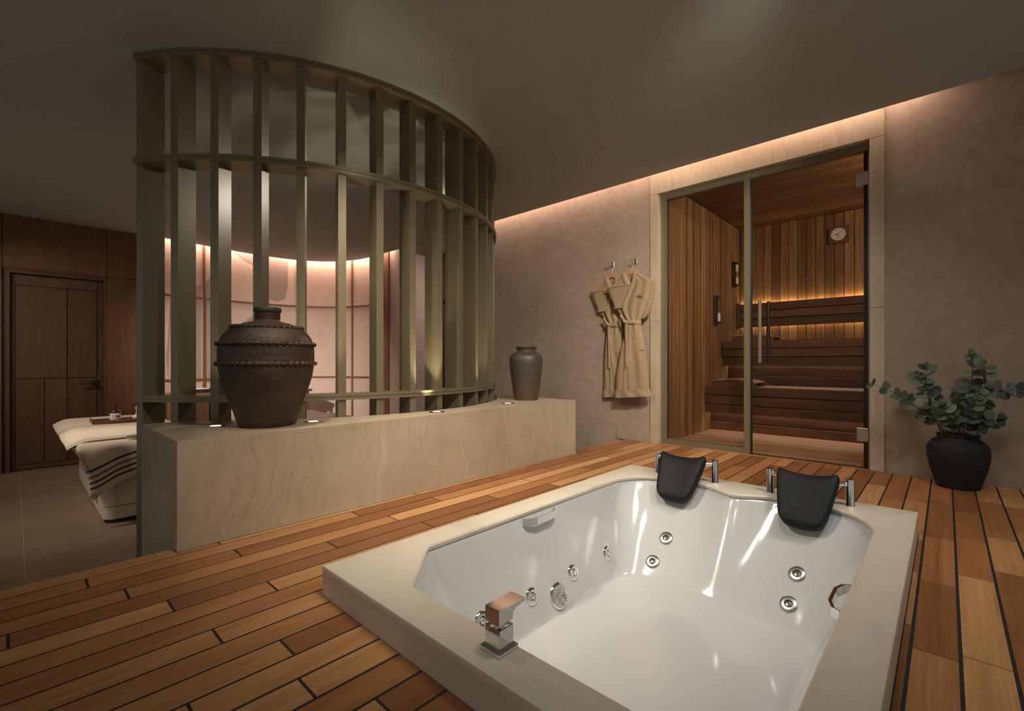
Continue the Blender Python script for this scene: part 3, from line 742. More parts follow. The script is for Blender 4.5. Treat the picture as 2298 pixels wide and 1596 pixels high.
VX, VY = -2.530, 2.880
t = thing('small_vase', (VX, VY, LZ), 'small dark grey vase at the far end of the stone ledge', 'vase')
cp = [(.094, 0), (.099, .008), (.112, .10), (.126, .20), (.136, .28), (.138, .325), (.128, .362), (.100, .384), (.078, .395), (.074, .405), (.080, .418), (.088, .428), (.087, .434), (.078, .433), (.068, .415), (.066, .39)]
G().lathe([(r_, z_ + LZ + .0006) for r_, z_ in jar_profile(cp, 6)], VX, VY, 48).make('body', 'vase', t, 60)
g = G(); g.tube([(VX + .0855 * math.cos(2 * PI * k / 40), VY + .0855 * math.sin(2 * PI * k / 40), LZ + .431) for k in range(41)], .005, 8, cap=False)
g.make('rim', 'vase', t, 60)

# ================================================================== BATHTUB
CX = (TX0 + TX1) / 2; RZ = .096
half = [(-.414, .795), (-.205, 1.006), (-.2035, 1.5), (-.203, 2.0), (-.205, 2.25), (-.216, 2.334), (-.266, 2.433), (-.353, 2.498), (-.47, 2.526), (-.607, 2.518), (-.705, 2.470), (-.742, 2.446)]
def mir(p): return (2 * CX - p[0], p[1])
corner = catmull([(x, y, 0) for x, y in half[4:]], 5)
rim = [(-1.0, .795), (-.777, .795), (-.5, .795)] + half[:4] + [(p.x, p.y) for p in corner] + [(CX, 2.438)]
rimL = [mir(p) for p in rim[2:-1]][::-1]
rim = rim[1:] + rimL[:-1] + [mir((-.5, .795))]
# resample the outline evenly
def resample(P, n):
    P = P + [P[0]]; L = [0]
    for a, b in zip(P, P[1:]): L.append(L[-1] + math.hypot(b[0] - a[0], b[1] - a[1]))
    out = []; j = 0
    for k in range(n):
        s = L[-1] * k / n
        while L[j + 1] < s: j += 1
        u = (s - L[j]) / max(L[j + 1] - L[j], 1e-9); out.append((P[j][0] + (P[j + 1][0] - P[j][0]) * u, P[j][1] + (P[j + 1][1] - P[j][1]) * u))
    return out
N = 200
rimS = resample(rim, N)
TC = (CX, 1.62)
def ray_rect(p, x0, x1, y0, y1):
    dx, dy = p[0] - TC[0], p[1] - TC[1]; t_ = 1e9
    if dx > 1e-9: t_ = min(t_, (x1 - TC[0]) / dx)
    if dx < -1e-9: t_ = min(t_, (x0 - TC[0]) / dx)
    if dy > 1e-9: t_ = min(t_, (y1 - TC[1]) / dy)
    if dy < -1e-9: t_ = min(t_, (y0 - TC[1]) / dy)
    return (TC[0] + dx * t_, TC[1] + dy * t_)
outS = [ray_rect(p, TX0, TX1, TY0, TY1) for p in rimS]
for c in ((TX0, TY0), (TX1, TY0), (TX0, TY1), (TX1, TY1)):
    k = min(range(N), key=lambda i: math.hypot(outS[i][0] - c[0], outS[i][1] - c[1])); outS[k] = c
def toward(p, q, d):
    v = Vector((q[0] - p[0], q[1] - p[1])); l = v.length; return (p[0] + v.x / l * d, p[1] + v.y / l * d)
def rings(R, close=True):
    V = [p for r_ in R for p in r_]; F = []; m = len(R[0])
    for i in range(len(R) - 1):
        for k in range(m): F.append((i * m + k, i * m + (k + 1) % m, (i + 1) * m + (k + 1) % m, (i + 1) * m + k))
    return V, F
def rect_inset(d): return [(min(max(p[0], TX0 + d), TX1 - d), min(max(p[1], TY0 + d), TY1 - d)) for p in outS]
tub = thing('whirlpool_bathtub', (CX, 1.68, 0), 'white two seat whirlpool bathtub sunk in a cream stone surround', 'bathtub')
ZS = RZ - .020
R = [[(*p, ZS) for p in rimS], [(*toward(p, TC, .002), RZ - .008) for p in rimS], [(*toward(p, TC, -.004), RZ - .001) for p in rimS], [(*toward(p, TC, -.007), RZ) for p in rimS],
     [(*p, RZ) for p in rect_inset(.007)], [(*p, RZ - .002) for p in rect_inset(.002)], [(*p, RZ - .007) for p in rect_inset(0)], [(*p, ZS) for p in rect_inset(0)]]
V, F = rings(R + [R[0]]); g = G().add(V, F); g.make('stone_rim', 'marble', tub, 35)
g = G(); g.box(TX0 + .001, TX1 - .001, TY0 + .001, TY0 + .021, -.03, ZS - .001); g.make('stone_skirt', 'marble', tub)
g = G(); g.box(TX0 + .001, TX1 - .001, TY1 - .021, TY1 - .001, -.03, ZS - .001); g.make('stone_skirt', 'marble', tub)
for xa in (TX0 + .001, TX1 - .021): G().box(xa, xa + .02, TY0 + .0215, TY1 - .0215, -.03, ZS - .001).make('stone_skirt', 'marble', tub)
# basin
fx0, fx1, fy0, fy1, fr = -1.205, -.350, .975, 2.135, .16
fp = []
for cx, cy, a0 in ((fx1 - fr, fy0 + fr, -90), (fx1 - fr * .7, fy1 - fr * .7, 0), (fx0 + fr * .7, fy1 - fr * .7, 90), (fx0 + fr, fy0 + fr, 180)):
    rr = fr if cy < 1.5 else fr * .7
    fp += [(cx + rr * math.cos(rad(a0 + 90 * k / 8)), cy + rr * math.sin(rad(a0 + 90 * k / 8))) for k in range(9)]
def ray_poly(p, poly):
    dx, dy = p[0] - TC[0], p[1] - TC[1]; best = None
    for a, b in zip(poly, poly[1:] + poly[:1]):
        ex, ey = b[0] - a[0], b[1] - a[1]; den = dx * ey - dy * ex
        if abs(den) < 1e-12: continue
        t_ = ((a[0] - TC[0]) * ey - (a[1] - TC[1]) * ex) / den; u = ((a[0] - TC[0]) * dy - (a[1] - TC[1]) * dx) / den
        if t_ > 0 and -1e-6 <= u <= 1 + 1e-6 and (best is None or t_ < best): best = t_
    return (TC[0] + dx * best, TC[1] + dy * best)
wide = [toward(p, TC, -.006) for p in rimS]
flo = [ray_poly(p, fp) for p in rimS]
prof = [(-.02, .0755), (.0, .073), (.03, .055), (.12, .018), (.25, -.035), (.4, -.098), (.55, -.160), (.68, -.212), (.79, -.256), (.87, -.286), (.94, -.312), (.985, -.326), (1.01, -.3295), (1.05, -.3305), (1.2, -.331)]
R = []
for s_, z in prof:
    ring = []
    for p, q in zip(wide, flo):
        if s_ <= 1: ring.append((p[0] + (q[0] - p[0]) * s_, p[1] + (q[1] - p[1]) * s_, z))
        else:
            e = toward(q, TC, (s_ - 1) * .45); ring.append((*e, z))
    R.append(ring)
R.append([(TC[0] + (p[0] - TC[0]) * .5, TC[1] + (p[1] - TC[1]) * .5, -.332) for p in R[-1]])
V, F = rings(R); F.append(tuple(range(len(V) - N, len(V))))
basin = G().add(V, F)
bo = basin.make('basin', 'acrylic', tub, 80)
bvh = BVHTree.FromPolygons([Vector(v) for v in basin.v], [f[::-1] for f in basin.f])
def on_basin(o, d):
    loc, nor, _, _ = bvh.ray_cast(Vector(o), Vector(d))
    if nor.dot(Vector(d)) > 0: nor = -nor
    return loc, nor
def frame_at(loc, nor):
    z = nor.normalized(); x = Vector((0, 0, 1)).cross(z).normalized(); y = z.cross(x)
    m = Matrix((x, y, z)).transposed().to_4x4(); m.translation = loc; return m
gj = G().lathe([(.034, -.004), (.035, .002), (.033, .0055), (.026, .0075), (.017, .008), (.015, .004), (.0145, .001)], 0, 0, 28); jet_me = gj.mesh('jet', 'steel', 50)
jet_ch = G().lathe([(.034, -.004), (.0355, .002), (.033, .0065), (.024, .009), (.017, .008), (.015, .004), (.0145, .001)], 0, 0, 24, wob=lambda a, z: .0014 * math.cos(8 * a) if z > .001 else 0).mesh('jet', 'chrome', 50)
noz_me = G().lathe([(.0125, .000), (.0125, .006), (.010, .010), (.006, .0105), (.0058, .006)], 0, 0, 18).mesh('nozzle', 'chrome', 50)
blk_me = G().lathe([(.0148, .0005), (.0148, .0022)], 0, 0, 18).mesh('nozzle_seat', 'black')
def jet(loc, nor, me):
    j = link('jet', me, tub, mw=None); fm = frame_at(loc, nor); j.matrix_parent_inverse = Matrix.Identity(4); j.matrix_local = Matrix.Translation(-tub.location) @ fm
    for m_ in (blk_me, noz_me):
        c = bpy.data.objects.new(m_.name, m_); COL.objects.link(c); c.parent = j
    return j
for y, z in ((2.046, -.218), (1.749, -.217), (1.458, -.219), (1.179, -.208)): jet(*on_basin((-.8, y, z), (-1, 0, 0)), jet_ch)
for x, z in ((-1.06, -.165), (-1.085, -.262), (-.469, -.165), (-.480, -.262)): jet(*on_basin((x, 1.6, z), (0, 1, 0)), jet_me)
# suction grille
loc, nor = on_basin((-.8, 1.615, -.268), (-1, 0, 0)); fm = frame_at(loc, nor)
sg = link('suction_grille', G().lathe([(.052, -.003), (.055, .003), (.053, .008), (.046, .011), (.040, .011), (.039, .008)], 0, 0, 36).mesh('suction_grille', 'chrome', 50), tub)
sg.matrix_parent_inverse = Matrix.Identity(4); sg.matrix_local = Matrix.Translation(-tub.location) @ fm
g = G()
for k in range(24):
    a = 2 * PI * k / 24; g.lathe([(.0022, .0105), (.0022, .0115)], .0455 * math.cos(a), .0455 * math.sin(a), 6)
c = bpy.data.objects.new('drain_hole', g.mesh('drain_hole', 'black')); COL.objects.link(c); c.parent = sg
g = G()
for ring_r in (.008, .016, .024, .032):
    g.tube([(ring_r * math.cos(2 * PI * k / 24), ring_r * math.sin(2 * PI * k / 24), .0085) for k in range(25)], .0016, 5, cap=False)
for k in range(16):
    a = 2 * PI * k / 16; g.tube([(.006 * math.cos(a), .006 * math.sin(a), .0085), (.038 * math.cos(a + .5), .038 * math.sin(a + .5), .0085)], .0014, 5)
c = bpy.data.objects.new('mesh_guard', g.mesh('mesh_guard', 'steel', 50)); COL.objects.link(c); c.parent = sg
c = bpy.data.objects.new('grille_plate', G().lathe([(.0395, .002), (.0395, .0055)], 0, 0, 30).mesh('grille_plate', 'black')); COL.objects.link(c); c.parent = sg
# grab handles
def grab(y0, y1, z, sgn):
    xs_ = [on_basin((-.8, yy, z), (sgn, 0, 0))[0].x for yy in (y0, y1)]
    g = G(); L = y1 - y0
    pts = [(y0, 0), (y0 + L * .06, .022), (y0 + L * .26, .036), (y1 - L * .26, .036), (y1 - L * .06, .022), (y1, 0)]
    V = []; F = []
    for (yy, o) in pts:
        xb = xs_[0] + (xs_[1] - xs_[0]) * (yy - y0) / L
        for dx, dz in ((-.005, -.015), (.005, -.015), (.005, .015), (-.005, .015)):
            V.append((xb - sgn * (o + .004) + dx, yy, z + dz))
    for i in range(5):
        for k in range(4): F.append((i * 4 + k, i * 4 + (k + 1) % 4, i * 4 + 4 + (k + 1) % 4, i * 4 + 4 + k))
    F += [(0, 3, 2, 1), (20, 21, 22, 23)]
    g.add(V, F).make('grab_handle', 'chrome', tub)
grab(1.505, 1.725, .052, -1); grab(1.66, 1.88, .0, 1)

# tap on the rim
t = thing('bath_tap', (-.7465, .757, RZ), 'square chrome mixer tap with a flat lever on the tub rim', 'tap')
G().box(-.778, -.715, .7255, .7885, RZ, RZ + .010, .0015).make('base_plate', 'chrome', t)
G().box(-.771, -.722, .7325, .7815, RZ + .010, RZ + .014, .001).box(-.770, -.723, .7335, .7805, RZ + .014, RZ + .056, .0015).make('body', 'chrome', t)
G().lathe([(.016, RZ + .054), (.015, RZ + .062), (.012, RZ + .068)], -.7465, .757, 24).make('neck', 'chrome', t, 40)
x0, x1 = -.7685, -.7245
V = []; F = []
pr = [(.734, RZ + .066), (.734, RZ + .099), (.736, RZ + .0995), (.822, RZ + .0985), (.822, RZ + .0925), (.788, RZ + .087), (.780, RZ + .081), (.778, RZ + .066)]
G().prism(pr, x0, x1, 'yz').make('lever', 'chrome', t)

# headrests on chrome posts
def headrest(name, xa, xb, label):
    xc = (xa + xb) / 2; yb = 2.585
    t = thing(name, (xc, yb, RZ), label, 'headrest', 'black bath headrests')
    for x in (xa, xb):
        pp = G().lathe([(.020, RZ), (.020, RZ + .004), (.0175, RZ + .007), (.0175, RZ + .118), (.016, RZ + .121)], x, yb, 24).make('post', 'chrome', t, 40)
        sx = 1 if x < xc else -1
        G().tube([(x, yb, RZ + .098), (x + sx * .04, yb - .028, RZ + .098)], .010, 14).make('arm', 'chrome', t, 40)
    # pad: rounded trapezoid, dished, leaning back into the tub
    nu, nv = 15, 15; top = Vector((xc, 2.562, RZ + .128)); bot = Vector((xc, 2.408, RZ - .098)); dv = bot - top; nrm = Vector((0, -abs(dv.z), abs(dv.y) * 1.0)).normalized(); nrm = Vector((0, dv.z, -dv.y)).normalized()
    if nrm.y > 0: nrm = -nrm
    fr, bk = [], []
    for j in range(nv):
        v = j / (nv - 1); v = .5 - .5 * math.cos(PI * v)
        w = .128 + (.088 - .128) * v ** 1.3
        if v > .80: w *= 1 - .26 * ((v - .80) / .20) ** 2.4
        if v < .10: w *= 1 - .10 * ((.10 - v) / .10) ** 2
        rf, rb = [], []
        for i in range(nu):
            u = -math.cos(PI * i / (nu - 1))
            dip = -.013 * (1 - u * u) * (1 - v) + (.004 * (abs(u) ** 4) * (1 - v))
            sag = .012 * abs(u) ** 3 * v
            p = top + dv * v + Vector((u * w + .004, 0, dip + sag))
            edge_ = max(abs(u), abs(2 * v - 1)); th = .026 * math.sqrt(max(0, 1 - edge_ ** 8)) + .004
            dish = .009 * (1 - u * u) * (1 - v * .6)
            rf.append(tuple(p + nrm * (th - dish + .010))); rb.append(tuple(p - nrm * (th * .9 + dish * .6)))
        fr.append(rf); bk.append(rb)
    G().shell(fr, bk).make('pad', 'foam', t, 70)
headrest('bath_headrest', -1.238, -.915, 'black bath headrest on chrome posts, nearer the stone ledge')
headrest('bath_headrest.001', -.643, -.319, 'black bath headrest on chrome posts, nearer the potted plant')

# ================================================================== ROBES
def cloth_rows(rows, y0, th=.010, puff=.02, folds=0, amp=0.0, nc=17, ph=0.0, sub_=3):
    RR = []
    for (a, b) in zip(rows, rows[1:]):
        for k in range(sub_): RR.append(tuple(a[i] + (b[i] - a[i]) * k / sub_ for i in range(4)))
    RR.append(rows[-1]); fr, bk = [], []
    for j, (xl, zl, xr, zr) in enumerate(RR):
        f, b = [], []; v = j / (len(RR) - 1)
        for i in range(nc):
            u = i / (nc - 1); x = xl + (xr - xl) * u; z = zl + (zr - zl) * u
            bul = puff * math.sqrt(max(0, 1 - (2 * u - 1) ** 2)); fo = amp * math.sin(u * folds * 2 * PI + ph + 1.4 * math.sin(v * 3 + ph)) * min(1, 6 * u, 6 * (1 - u))
            f.append((x, y0 - th / 2 - bul - fo - .002 * math.sin(9 * z + 5 * x), z)); b.append((x, y0 + th / 2, z))
        fr.append(f); bk.append(b)
    return G().shell(fr, bk)
def robe(name, dx, dz, dy, label, skirtL, skirtR, word):
    Y = 3.96 + dy
    t = thing(name, (-2.15 + dx, Y, 1.6 + dz), label, 'bathrobe', 'bathrobes on the wall hooks')
    def sh(rows): return [(a + dx, b + dz, c + dx, d_ + dz) for a, b, c, d_ in rows]
    cloth_rows(sh([(-2.21, 1.575, -2.09, 1.57), (-2.25, 1.52, -2.05, 1.52), (-2.28, 1.44, -2.02, 1.44), (-2.25, 1.30, -2.05, 1.30), (-2.2, 1.15, -2.08, 1.15)]), Y + .030, .006, .004).make('back', 'robe', t, 60)
    cloth_rows(sh([(-1.995, 1.492, -1.930, 1.478), (-2.0, 1.45, -1.9185, 1.457), (-2.005, 1.40, -1.9205, 1.41), (-2.02, 1.31, -1.94, 1.315), (-2.035, 1.262, -1.956, 1.262), (-2.045, 1.20, -1.967, 1.193), (-2.05, 1.145, -2.022, 1.142)]), Y + .018, .012, .014, 1, .002).make('sleeve', 'robe', t, 60)
    cloth_rows(sh([(-2.245, 1.552, -2.205, 1.585), (-2.31, 1.510, -2.185, 1.53), (-2.385, 1.462, -2.150, 1.462), (-2.362, 1.36, -2.170, 1.36), (-2.31, 1.25, -2.20, 1.25), (-2.255, 1.19, -2.18, 1.18), (-2.21, 1.115, -2.14, 1.115)]), Y + .008, .010, .016, 1.5, .002).make('front', 'robe', t, 60)
    cloth_rows(sh([(-2.108, 1.556, -2.088, 1.572), (-2.116, 1.503, -2.010, 1.532), (-2.126, 1.475, -1.945, 1.494), (-2.140, 1.449, -1.932, 1.458), (-2.183, 1.36, -1.950, 1.36), (-2.216, 1.278, -1.982, 1.27), (-2.212, 1.215, -2.015, 1.19), (-2.186, 1.165, -2.045, 1.137), (-2.175, 1.118, -2.055, 1.112)]), Y - .008, .010, .020, 2.4, .0045, ph=.6, nc=25).make('front', 'robe', t, 60)
    fl = cloth_rows(sh([(-2.396, 1.455, -2.136, 1.460), (-2.378, 1.401, -2.162, 1.405), (-2.332, 1.315, -2.197, 1.325), (-2.311, 1.258, -2.214, 1.264)]), Y - .010, .012, .018, 1, .003).make('sleeve', 'robe', t, 60)
    g = G(); q = [(-2.396, 1.455), (-2.33, 1.458), (-2.25, 1.461), (-2.136, 1.462)]
    g.tube([(x + dx, Y - .028 - .010 * (i in (1, 2)), z + dz) for i, (x, z) in enumerate(q)], .0075, 8); q = [(-2.312, 1.256), (-2.26, 1.257), (-2.214, 1.262)]
    g.tube([(x + dx, Y - .024 - .008 * (i == 1), z + dz) for i, (x, z) in enumerate(q)], .0075, 8)
    g.make('cuff', 'robetrim', fl, 60)
    # collar band along the crossing edge
    ce = [(-2.112, 1.566), (-2.118, 1.503), (-2.143, 1.449), (-2.185, 1.36), (-2.219, 1.278), (-2.2235, 1.235), (-2.195, 1.175), (-2.172, 1.125)]
    cloth_rows([(x + dx, z + dz, x + dx + .044 - .012 * (i > 5) - .018 * (i == 0), z + dz + .008) for i, (x, z) in enumerate(ce)], Y - .028, .008, .006, nc=7).make('collar', 'robetrim', t, 60)
    ce = [(-2.207, 1.585), (-2.185, 1.53), (-2.152, 1.468)]
    cloth_rows([(x + dx - .040, z + dz - .012, x + dx + .004, z + dz) for x, z in ce], Y - .012, .008, .006, nc=7).make('collar', 'robetrim', t, 60)
    # skirt, hem, placket
    zs = [1.108, 1.03, .96, .85, .76, .62, .475]
    rows = [(skirtL[i], zs[i] + dz, skirtR[i], zs[i] + dz) for i in range(7)]
    cloth_rows(rows, Y, .012, .026, 2.6, .0058, nc=33, ph=1.0).make('skirt', 'robe', t, 60)
    cloth_rows([(skirtL[6] - .002, .478 + dz, skirtR[6] + .003, .500 + dz), (skirtL[7], .402 + dz, skirtR[7], .438 + dz)], Y - .002, .014, .028, 2.6, .0058, nc=33, ph=1.0).make('hem', 'robetrim', t, 60)
    xp = skirtL[0] + .028; xq = skirtL[6] + .105
    rows = []
    for k in range(48):
        v = k / 47; x = xp + (xq - xp) * v + .01 * math.sin(v * 3); z = 1.10 + (.425 - 1.10) * v + dz
        rows.append((x - .020, z, x + .021, z))
    pl = cloth_rows(rows, Y - .028, .007, .004, nc=7, sub_=1)
    pl.v = [(x, y - (.0012 * math.sin(z * 420) if y < Y - .03 else 0), z) for x, y, z in pl.v]
    pl.make('placket', 'robetrim', t, 60)
    # belt with knot and tails
    bx0, bx1 = skirtL[0] - .006, skirtR[0] + .006
    g = G(); V = []
    fr, bk = [], []
    for j in range(4):
        f, b = [], []
        for i in range(15):
            u = i / 14; x = bx0 + (bx1 - bx0) * u; z = 1.133 - .010 * j - .006 * u + dz
            f.append((x, Y - .012 - .034 * math.sqrt(max(0, 1 - (2 * u - 1) ** 2)) - .003 * (j in (1, 2)), z)); b.append((x, Y + .004, z))
        fr.append(f); bk.append(b)
    bl = G().shell(fr, bk).make('belt', 'robetrim', t, 50)
    kx = skirtL[0] + .024; kz = 1.118 + dz
    g = G().tube([(kx - .016, Y - .040, kz + .010), (kx, Y - .052, kz + .002), (kx + .018, Y - .046, kz - .006)], [.013, .017, .012], 10)
    g.make('knot', 'robetrim', bl, 60)
    cloth_rows([(kx - .062, kz + .060, kx - .040, kz + .072), (kx - .040, kz + .028, kx - .014, kz + .040), (kx - .014, kz - .002, kx + .008, kz + .008)], Y - .046, .008, .004, nc=7).make('belt_tail', 'robetrim', bl, 60)
    cloth_rows([(kx - .006, kz - .008, kx + .014, kz - .008), (kx + .002, kz - .20, kx + .022, kz - .20), (kx + .004, kz - .42, kx + .020, kz - .42)], Y - .045, .006, .003, nc=7).make('belt_tail', 'robetrim', bl, 60)
    # pocket
    cloth_rows([(skirtR[0] - .085, 1.025 + dz, skirtR[1] - .004, 1.023 + dz), (skirtR[0] - .078, .94 + dz, skirtR[2] + .002, .94 + dz), (skirtR[0] - .068, .851 + dz, skirtR[3] - .002, .856 + dz)], Y - .021, .008, .008, nc=9).make('pocket', 'robetrim', t, 60)
    if word:
        g = G(); rw = random.Random(5)
        for row, (xa, xb, zz, hh) in enumerate(((-2.060, -2.020, 1.352, .008), (-2.074, -2.006, 1.337, .011))):
            n = 7 if row == 0 else 10
            for k in range(n):
                x = xa + (xb - xa) * k / n; w_ = (xb - xa) / n * .62; yy = Y - .0405 + .0012 * row
                P = [(x, zz - hh / 2), (x, zz + hh / 2), (x + w_, zz + hh * rw.uniform(-.4, .5)), (x + w_, zz - hh / 2)]
                g.tube([(a + dx, yy, b + dz - .12 * (a + 2.04)) for a, b in P], .0011, 5)
        g.make('embroidery', 'embroid', t)
    return t
SL2 = [-2.206, -2.214, -2.222, -2.255, -2.270, -2.300, -2.308, -2.317]; SR2 = [-2.052, -2.038, -2.026, -2.001, -1.990, -1.976, -1.965, -1.943]
SL1 = [-2.440, -2.450, -2.464, -2.472, -2.478, -2.482, -2.489, -2.495]; SR1 = [-2.300, -2.290, -2.280, -2.262, -2.24, -2.20, -2.16, -2.13]
robe('bathrobe', -.236, -.008, .046, 'camel bathrobe hanging behind the other, farther from the sauna', SL1, SR1, False)
robe('bathrobe.001', 0, 0, -.034, 'camel bathrobe hanging in front, nearest the stone sauna frame', SL2, SR2, True)
def hanger(name, x, z, y, label):
    t = thing(name, (x, y, z), label, 'hanger', 'robe hangers')
    prof = [(0, .0), (.03, -.012), (.06, -.044), (.10, -.078), (.15, -.112), (.20, -.142)]
    up = [(x - a, z + b) for a, b in prof[::-1]] + [(x + a, z + b) for a, b in prof[1:]]
    lo = [(x + a, z + b - .042 + .012 * (a / .2)) for a, b in prof[::-1]] + [(x - a, z + b - .042 + .012 * (a / .2)) for a, b in prof[1:]]
    G().prism(up + lo, y - .007, y + .007, 'xz').make('arms', 'hanger', t, 30)
    G().tube([(x - .19, y, z - .165), (x + .19, y, z - .165)], .006, 8).make('bar', 'hanger', t, 40)
    pts = [(x, y, z - .005), (x, y, z + .035)] + [(x + .016 * math.sin(a) - 0, y + .012 * (1 - math.cos(a)) * .6, z + .052 + .018 * -math.cos(a)) for a in (0, .6, 1.2, 1.8, 2.4, 3.0)]
    G().tube(pts, .0022, 6).make('hook_wire', 'steel', t, 40)
hanger('robe_hanger', -2.395, 1.622, 4.008, 'pale wooden hanger holding the bathrobe that hangs behind')
hanger('robe_hanger.001', -2.146, 1.612, 3.941, 'pale wooden hanger holding the bathrobe nearest the sauna frame')
def wallhook(name, x, z, label):
    t = thing(name, (x, YW, z), label, 'wall hook', 'robe hooks')
    G().box(x - .013, x + .013, YW - .008, YW, z - .028, z + .034, .003).make('plate', 'steel', t)
    G().tube([(x, YW - .006, z + .004), (x, YW - .035, z - .008), (x, YW - .066, z - .016), (x, YW - .086, z - .008), (x, YW - .092, z + .014)], .0055, 8).make('prong', 'chrome', t, 60)
wallhook('wall_hook', -2.405, 1.705, 'chrome wall hook above the bathrobe that hangs behind')
wallhook('wall_hook.001', -2.158, 1.700, 'chrome wall hook above the bathrobe nearest the sauna frame')

# ================================================================== POTTED EUCALYPTUS
PX, PY = .050, 3.850
t = thing('potted_plant', (PX, PY, 0), 'leafy green eucalyptus in a black round pot by the plaster wall', 'plant')
cp = [(.118, 0), (.126, .006), (.150, .07), (.172, .14), (.182, .20), (.176, .245), (.150, .275), (.126, .290), (.121, .300), (.126, .310), (.122, .317), (.112, .314), (.106, .296), (.108, .27)]
G().lathe([(a * .775, b) for a, b in jar_profile(cp, 6)], PX, PY, 56).make('pot', 'pot', t, 60)
G().lathe([(.080, .262), (.080, .270), (.03, .276)], PX, PY, 24).make('soil', plain('dark_soil', (.015, .011, .008), .9), t)
lm = G()
nL = 14
V = [(0, 0, 0)]; F = []
for k in range(nL):
    a = 2 * PI * k / nL; x = .5 + .5 * math.cos(a); y = .40 * math.sin(a) * (1 - .12 * math.cos(a)); V.append((x, y, .16 * y * y * 2 - .10 * (x - .5) ** 2))
V.append((.5, 0, -.03)); c_ = len(V) - 1
for k in range(nL): F.append((1 + k, 1 + (k + 1) % nL, c_))
# thin back so that the leaf has thickness
o_ = len(V); V2 = [(x, y, z - .012) for x, y, z in V[1:c_ + 1]]; F2 = [(b - 1 + o_, a - 1 + o_, c - 1 + o_) for a, b, c in F]
for k in range(nL): F2.append((1 + k, o_ + k, o_ + (k + 1) % nL, 1 + (k + 1) % nL))
leaf_me = G().add(V[0:] + V2, F + F2).mesh('leaf', 'leaf', 60)
rl = random.Random(11)
tocam = Vector((0, 0, .75)) - Vector((PX, PY, .5)); tocam.normalize()
stems = [[(-.01, 3.79, .27), (-.04, 3.76, .38), (-.10, 3.73, .45), (-.17, 3.72, .51), (-.26, 3.72, .57), (-.36, 3.72, .615)],
         [(.01, 3.82, .27), (-.03, 3.81, .38), (-.07, 3.80, .48), (-.085, 3.80, .57), (-.09, 3.80, .64), (-.085, 3.80, .71)],
         [(.02, 3.82, .27), (-.02, 3.80, .42), (-.06, 3.80, .55), (-.12, 3.80, .63), (-.15, 3.80, .66)],
         [(.05, 3.82, .27), (.06, 3.79, .39), (.06, 3.77, .49), (.05, 3.76, .575)],
         [(.08, 3.84, .27), (.09, 3.85, .39), (.10, 3.85, .54), (.11, 3.85, .66), (.115, 3.85, .74), (.11, 3.85, .79)],
         [(.08, 3.84, .27), (.12, 3.83, .44), (.15, 3.82, .54), (.165, 3.82, .63), (.16, 3.82, .73)],
         [(.08, 3.82, .27), (.11, 3.78, .42), (.15, 3.75, .54), (.22, 3.74, .59), (.285, 3.74, .595)],
         [(.09, 3.82, .27), (.13, 3.76, .38), (.17, 3.73, .42), (.215, 3.72, .43)],
         [(.04, 3.80, .27), (.02, 3.74, .37), (.00, 3.70, .45), (-.03, 3.68, .50)],
         [(.06, 3.80, .27), (.08, 3.74, .38), (.11, 3.71, .47), (.12, 3.70, .54)],
         [(.03, 3.86, .27), (-.06, 3.84, .40), (-.13, 3.82, .46), (-.20, 3.80, .53)]]
nleaf = 0
def leaf(p, out, size):
    global nleaf
    nz = (tocam * rl.uniform(.25, 1.1) + Vector((rl.uniform(-1, 1), rl.uniform(-1, .4), rl.uniform(-.2, 1.1))) * .75).normalized()
    x = (out - nz * out.dot(nz)).normalized(); y = nz.cross(x)
    m = Matrix((x, y, nz)).transposed().to_4x4() @ Matrix.Scale(size, 4); m.translation = p
    o = link('leaf', leaf_me, t); o.matrix_parent_inverse = Matrix.Identity(4); o.matrix_local = Matrix.Translation(-t.location) @ m; nleaf += 1
for si, st in enumerate(stems):
    P = catmull(st, 7); n = len(P)
    G().tube(P, [.0042 - .0028 * k / (n - 1) for k in range(n)], 6).make('stem', 'stem', t, 60)
    k = max(6, int(n * .30)) if si not in (0,) else int(n * .48)
    step = 4 if si in (0, 1, 4, 6) else 3
    while k < n:
        tan = (P[min(k + 1, n - 1)] - P[k - 1]).normalized(); f = k / (n - 1)
        side = tan.cross(tocam).normalized(); ang = rl.uniform(-.7, .7)
        size = (.072 - .026 * f) * rl.uniform(.85, 1.15)
        for sg_ in (1, -1):
            out = (side * sg_ * math.cos(ang) + tocam * math.sin(ang) * sg_ + tan * .45).normalized(); leaf(P[k], out, size)
        if si in (3, 5, 8, 9) and rl.random() < .55:
            out = (Vector((rl.uniform(-1, 1), rl.uniform(-1, .3), rl.uniform(-.2, 1)))).normalized(); leaf(P[k], out, size)
        k += step
    leaf(P[-1], (P[-1] - P[-3]).normalized(), .040)

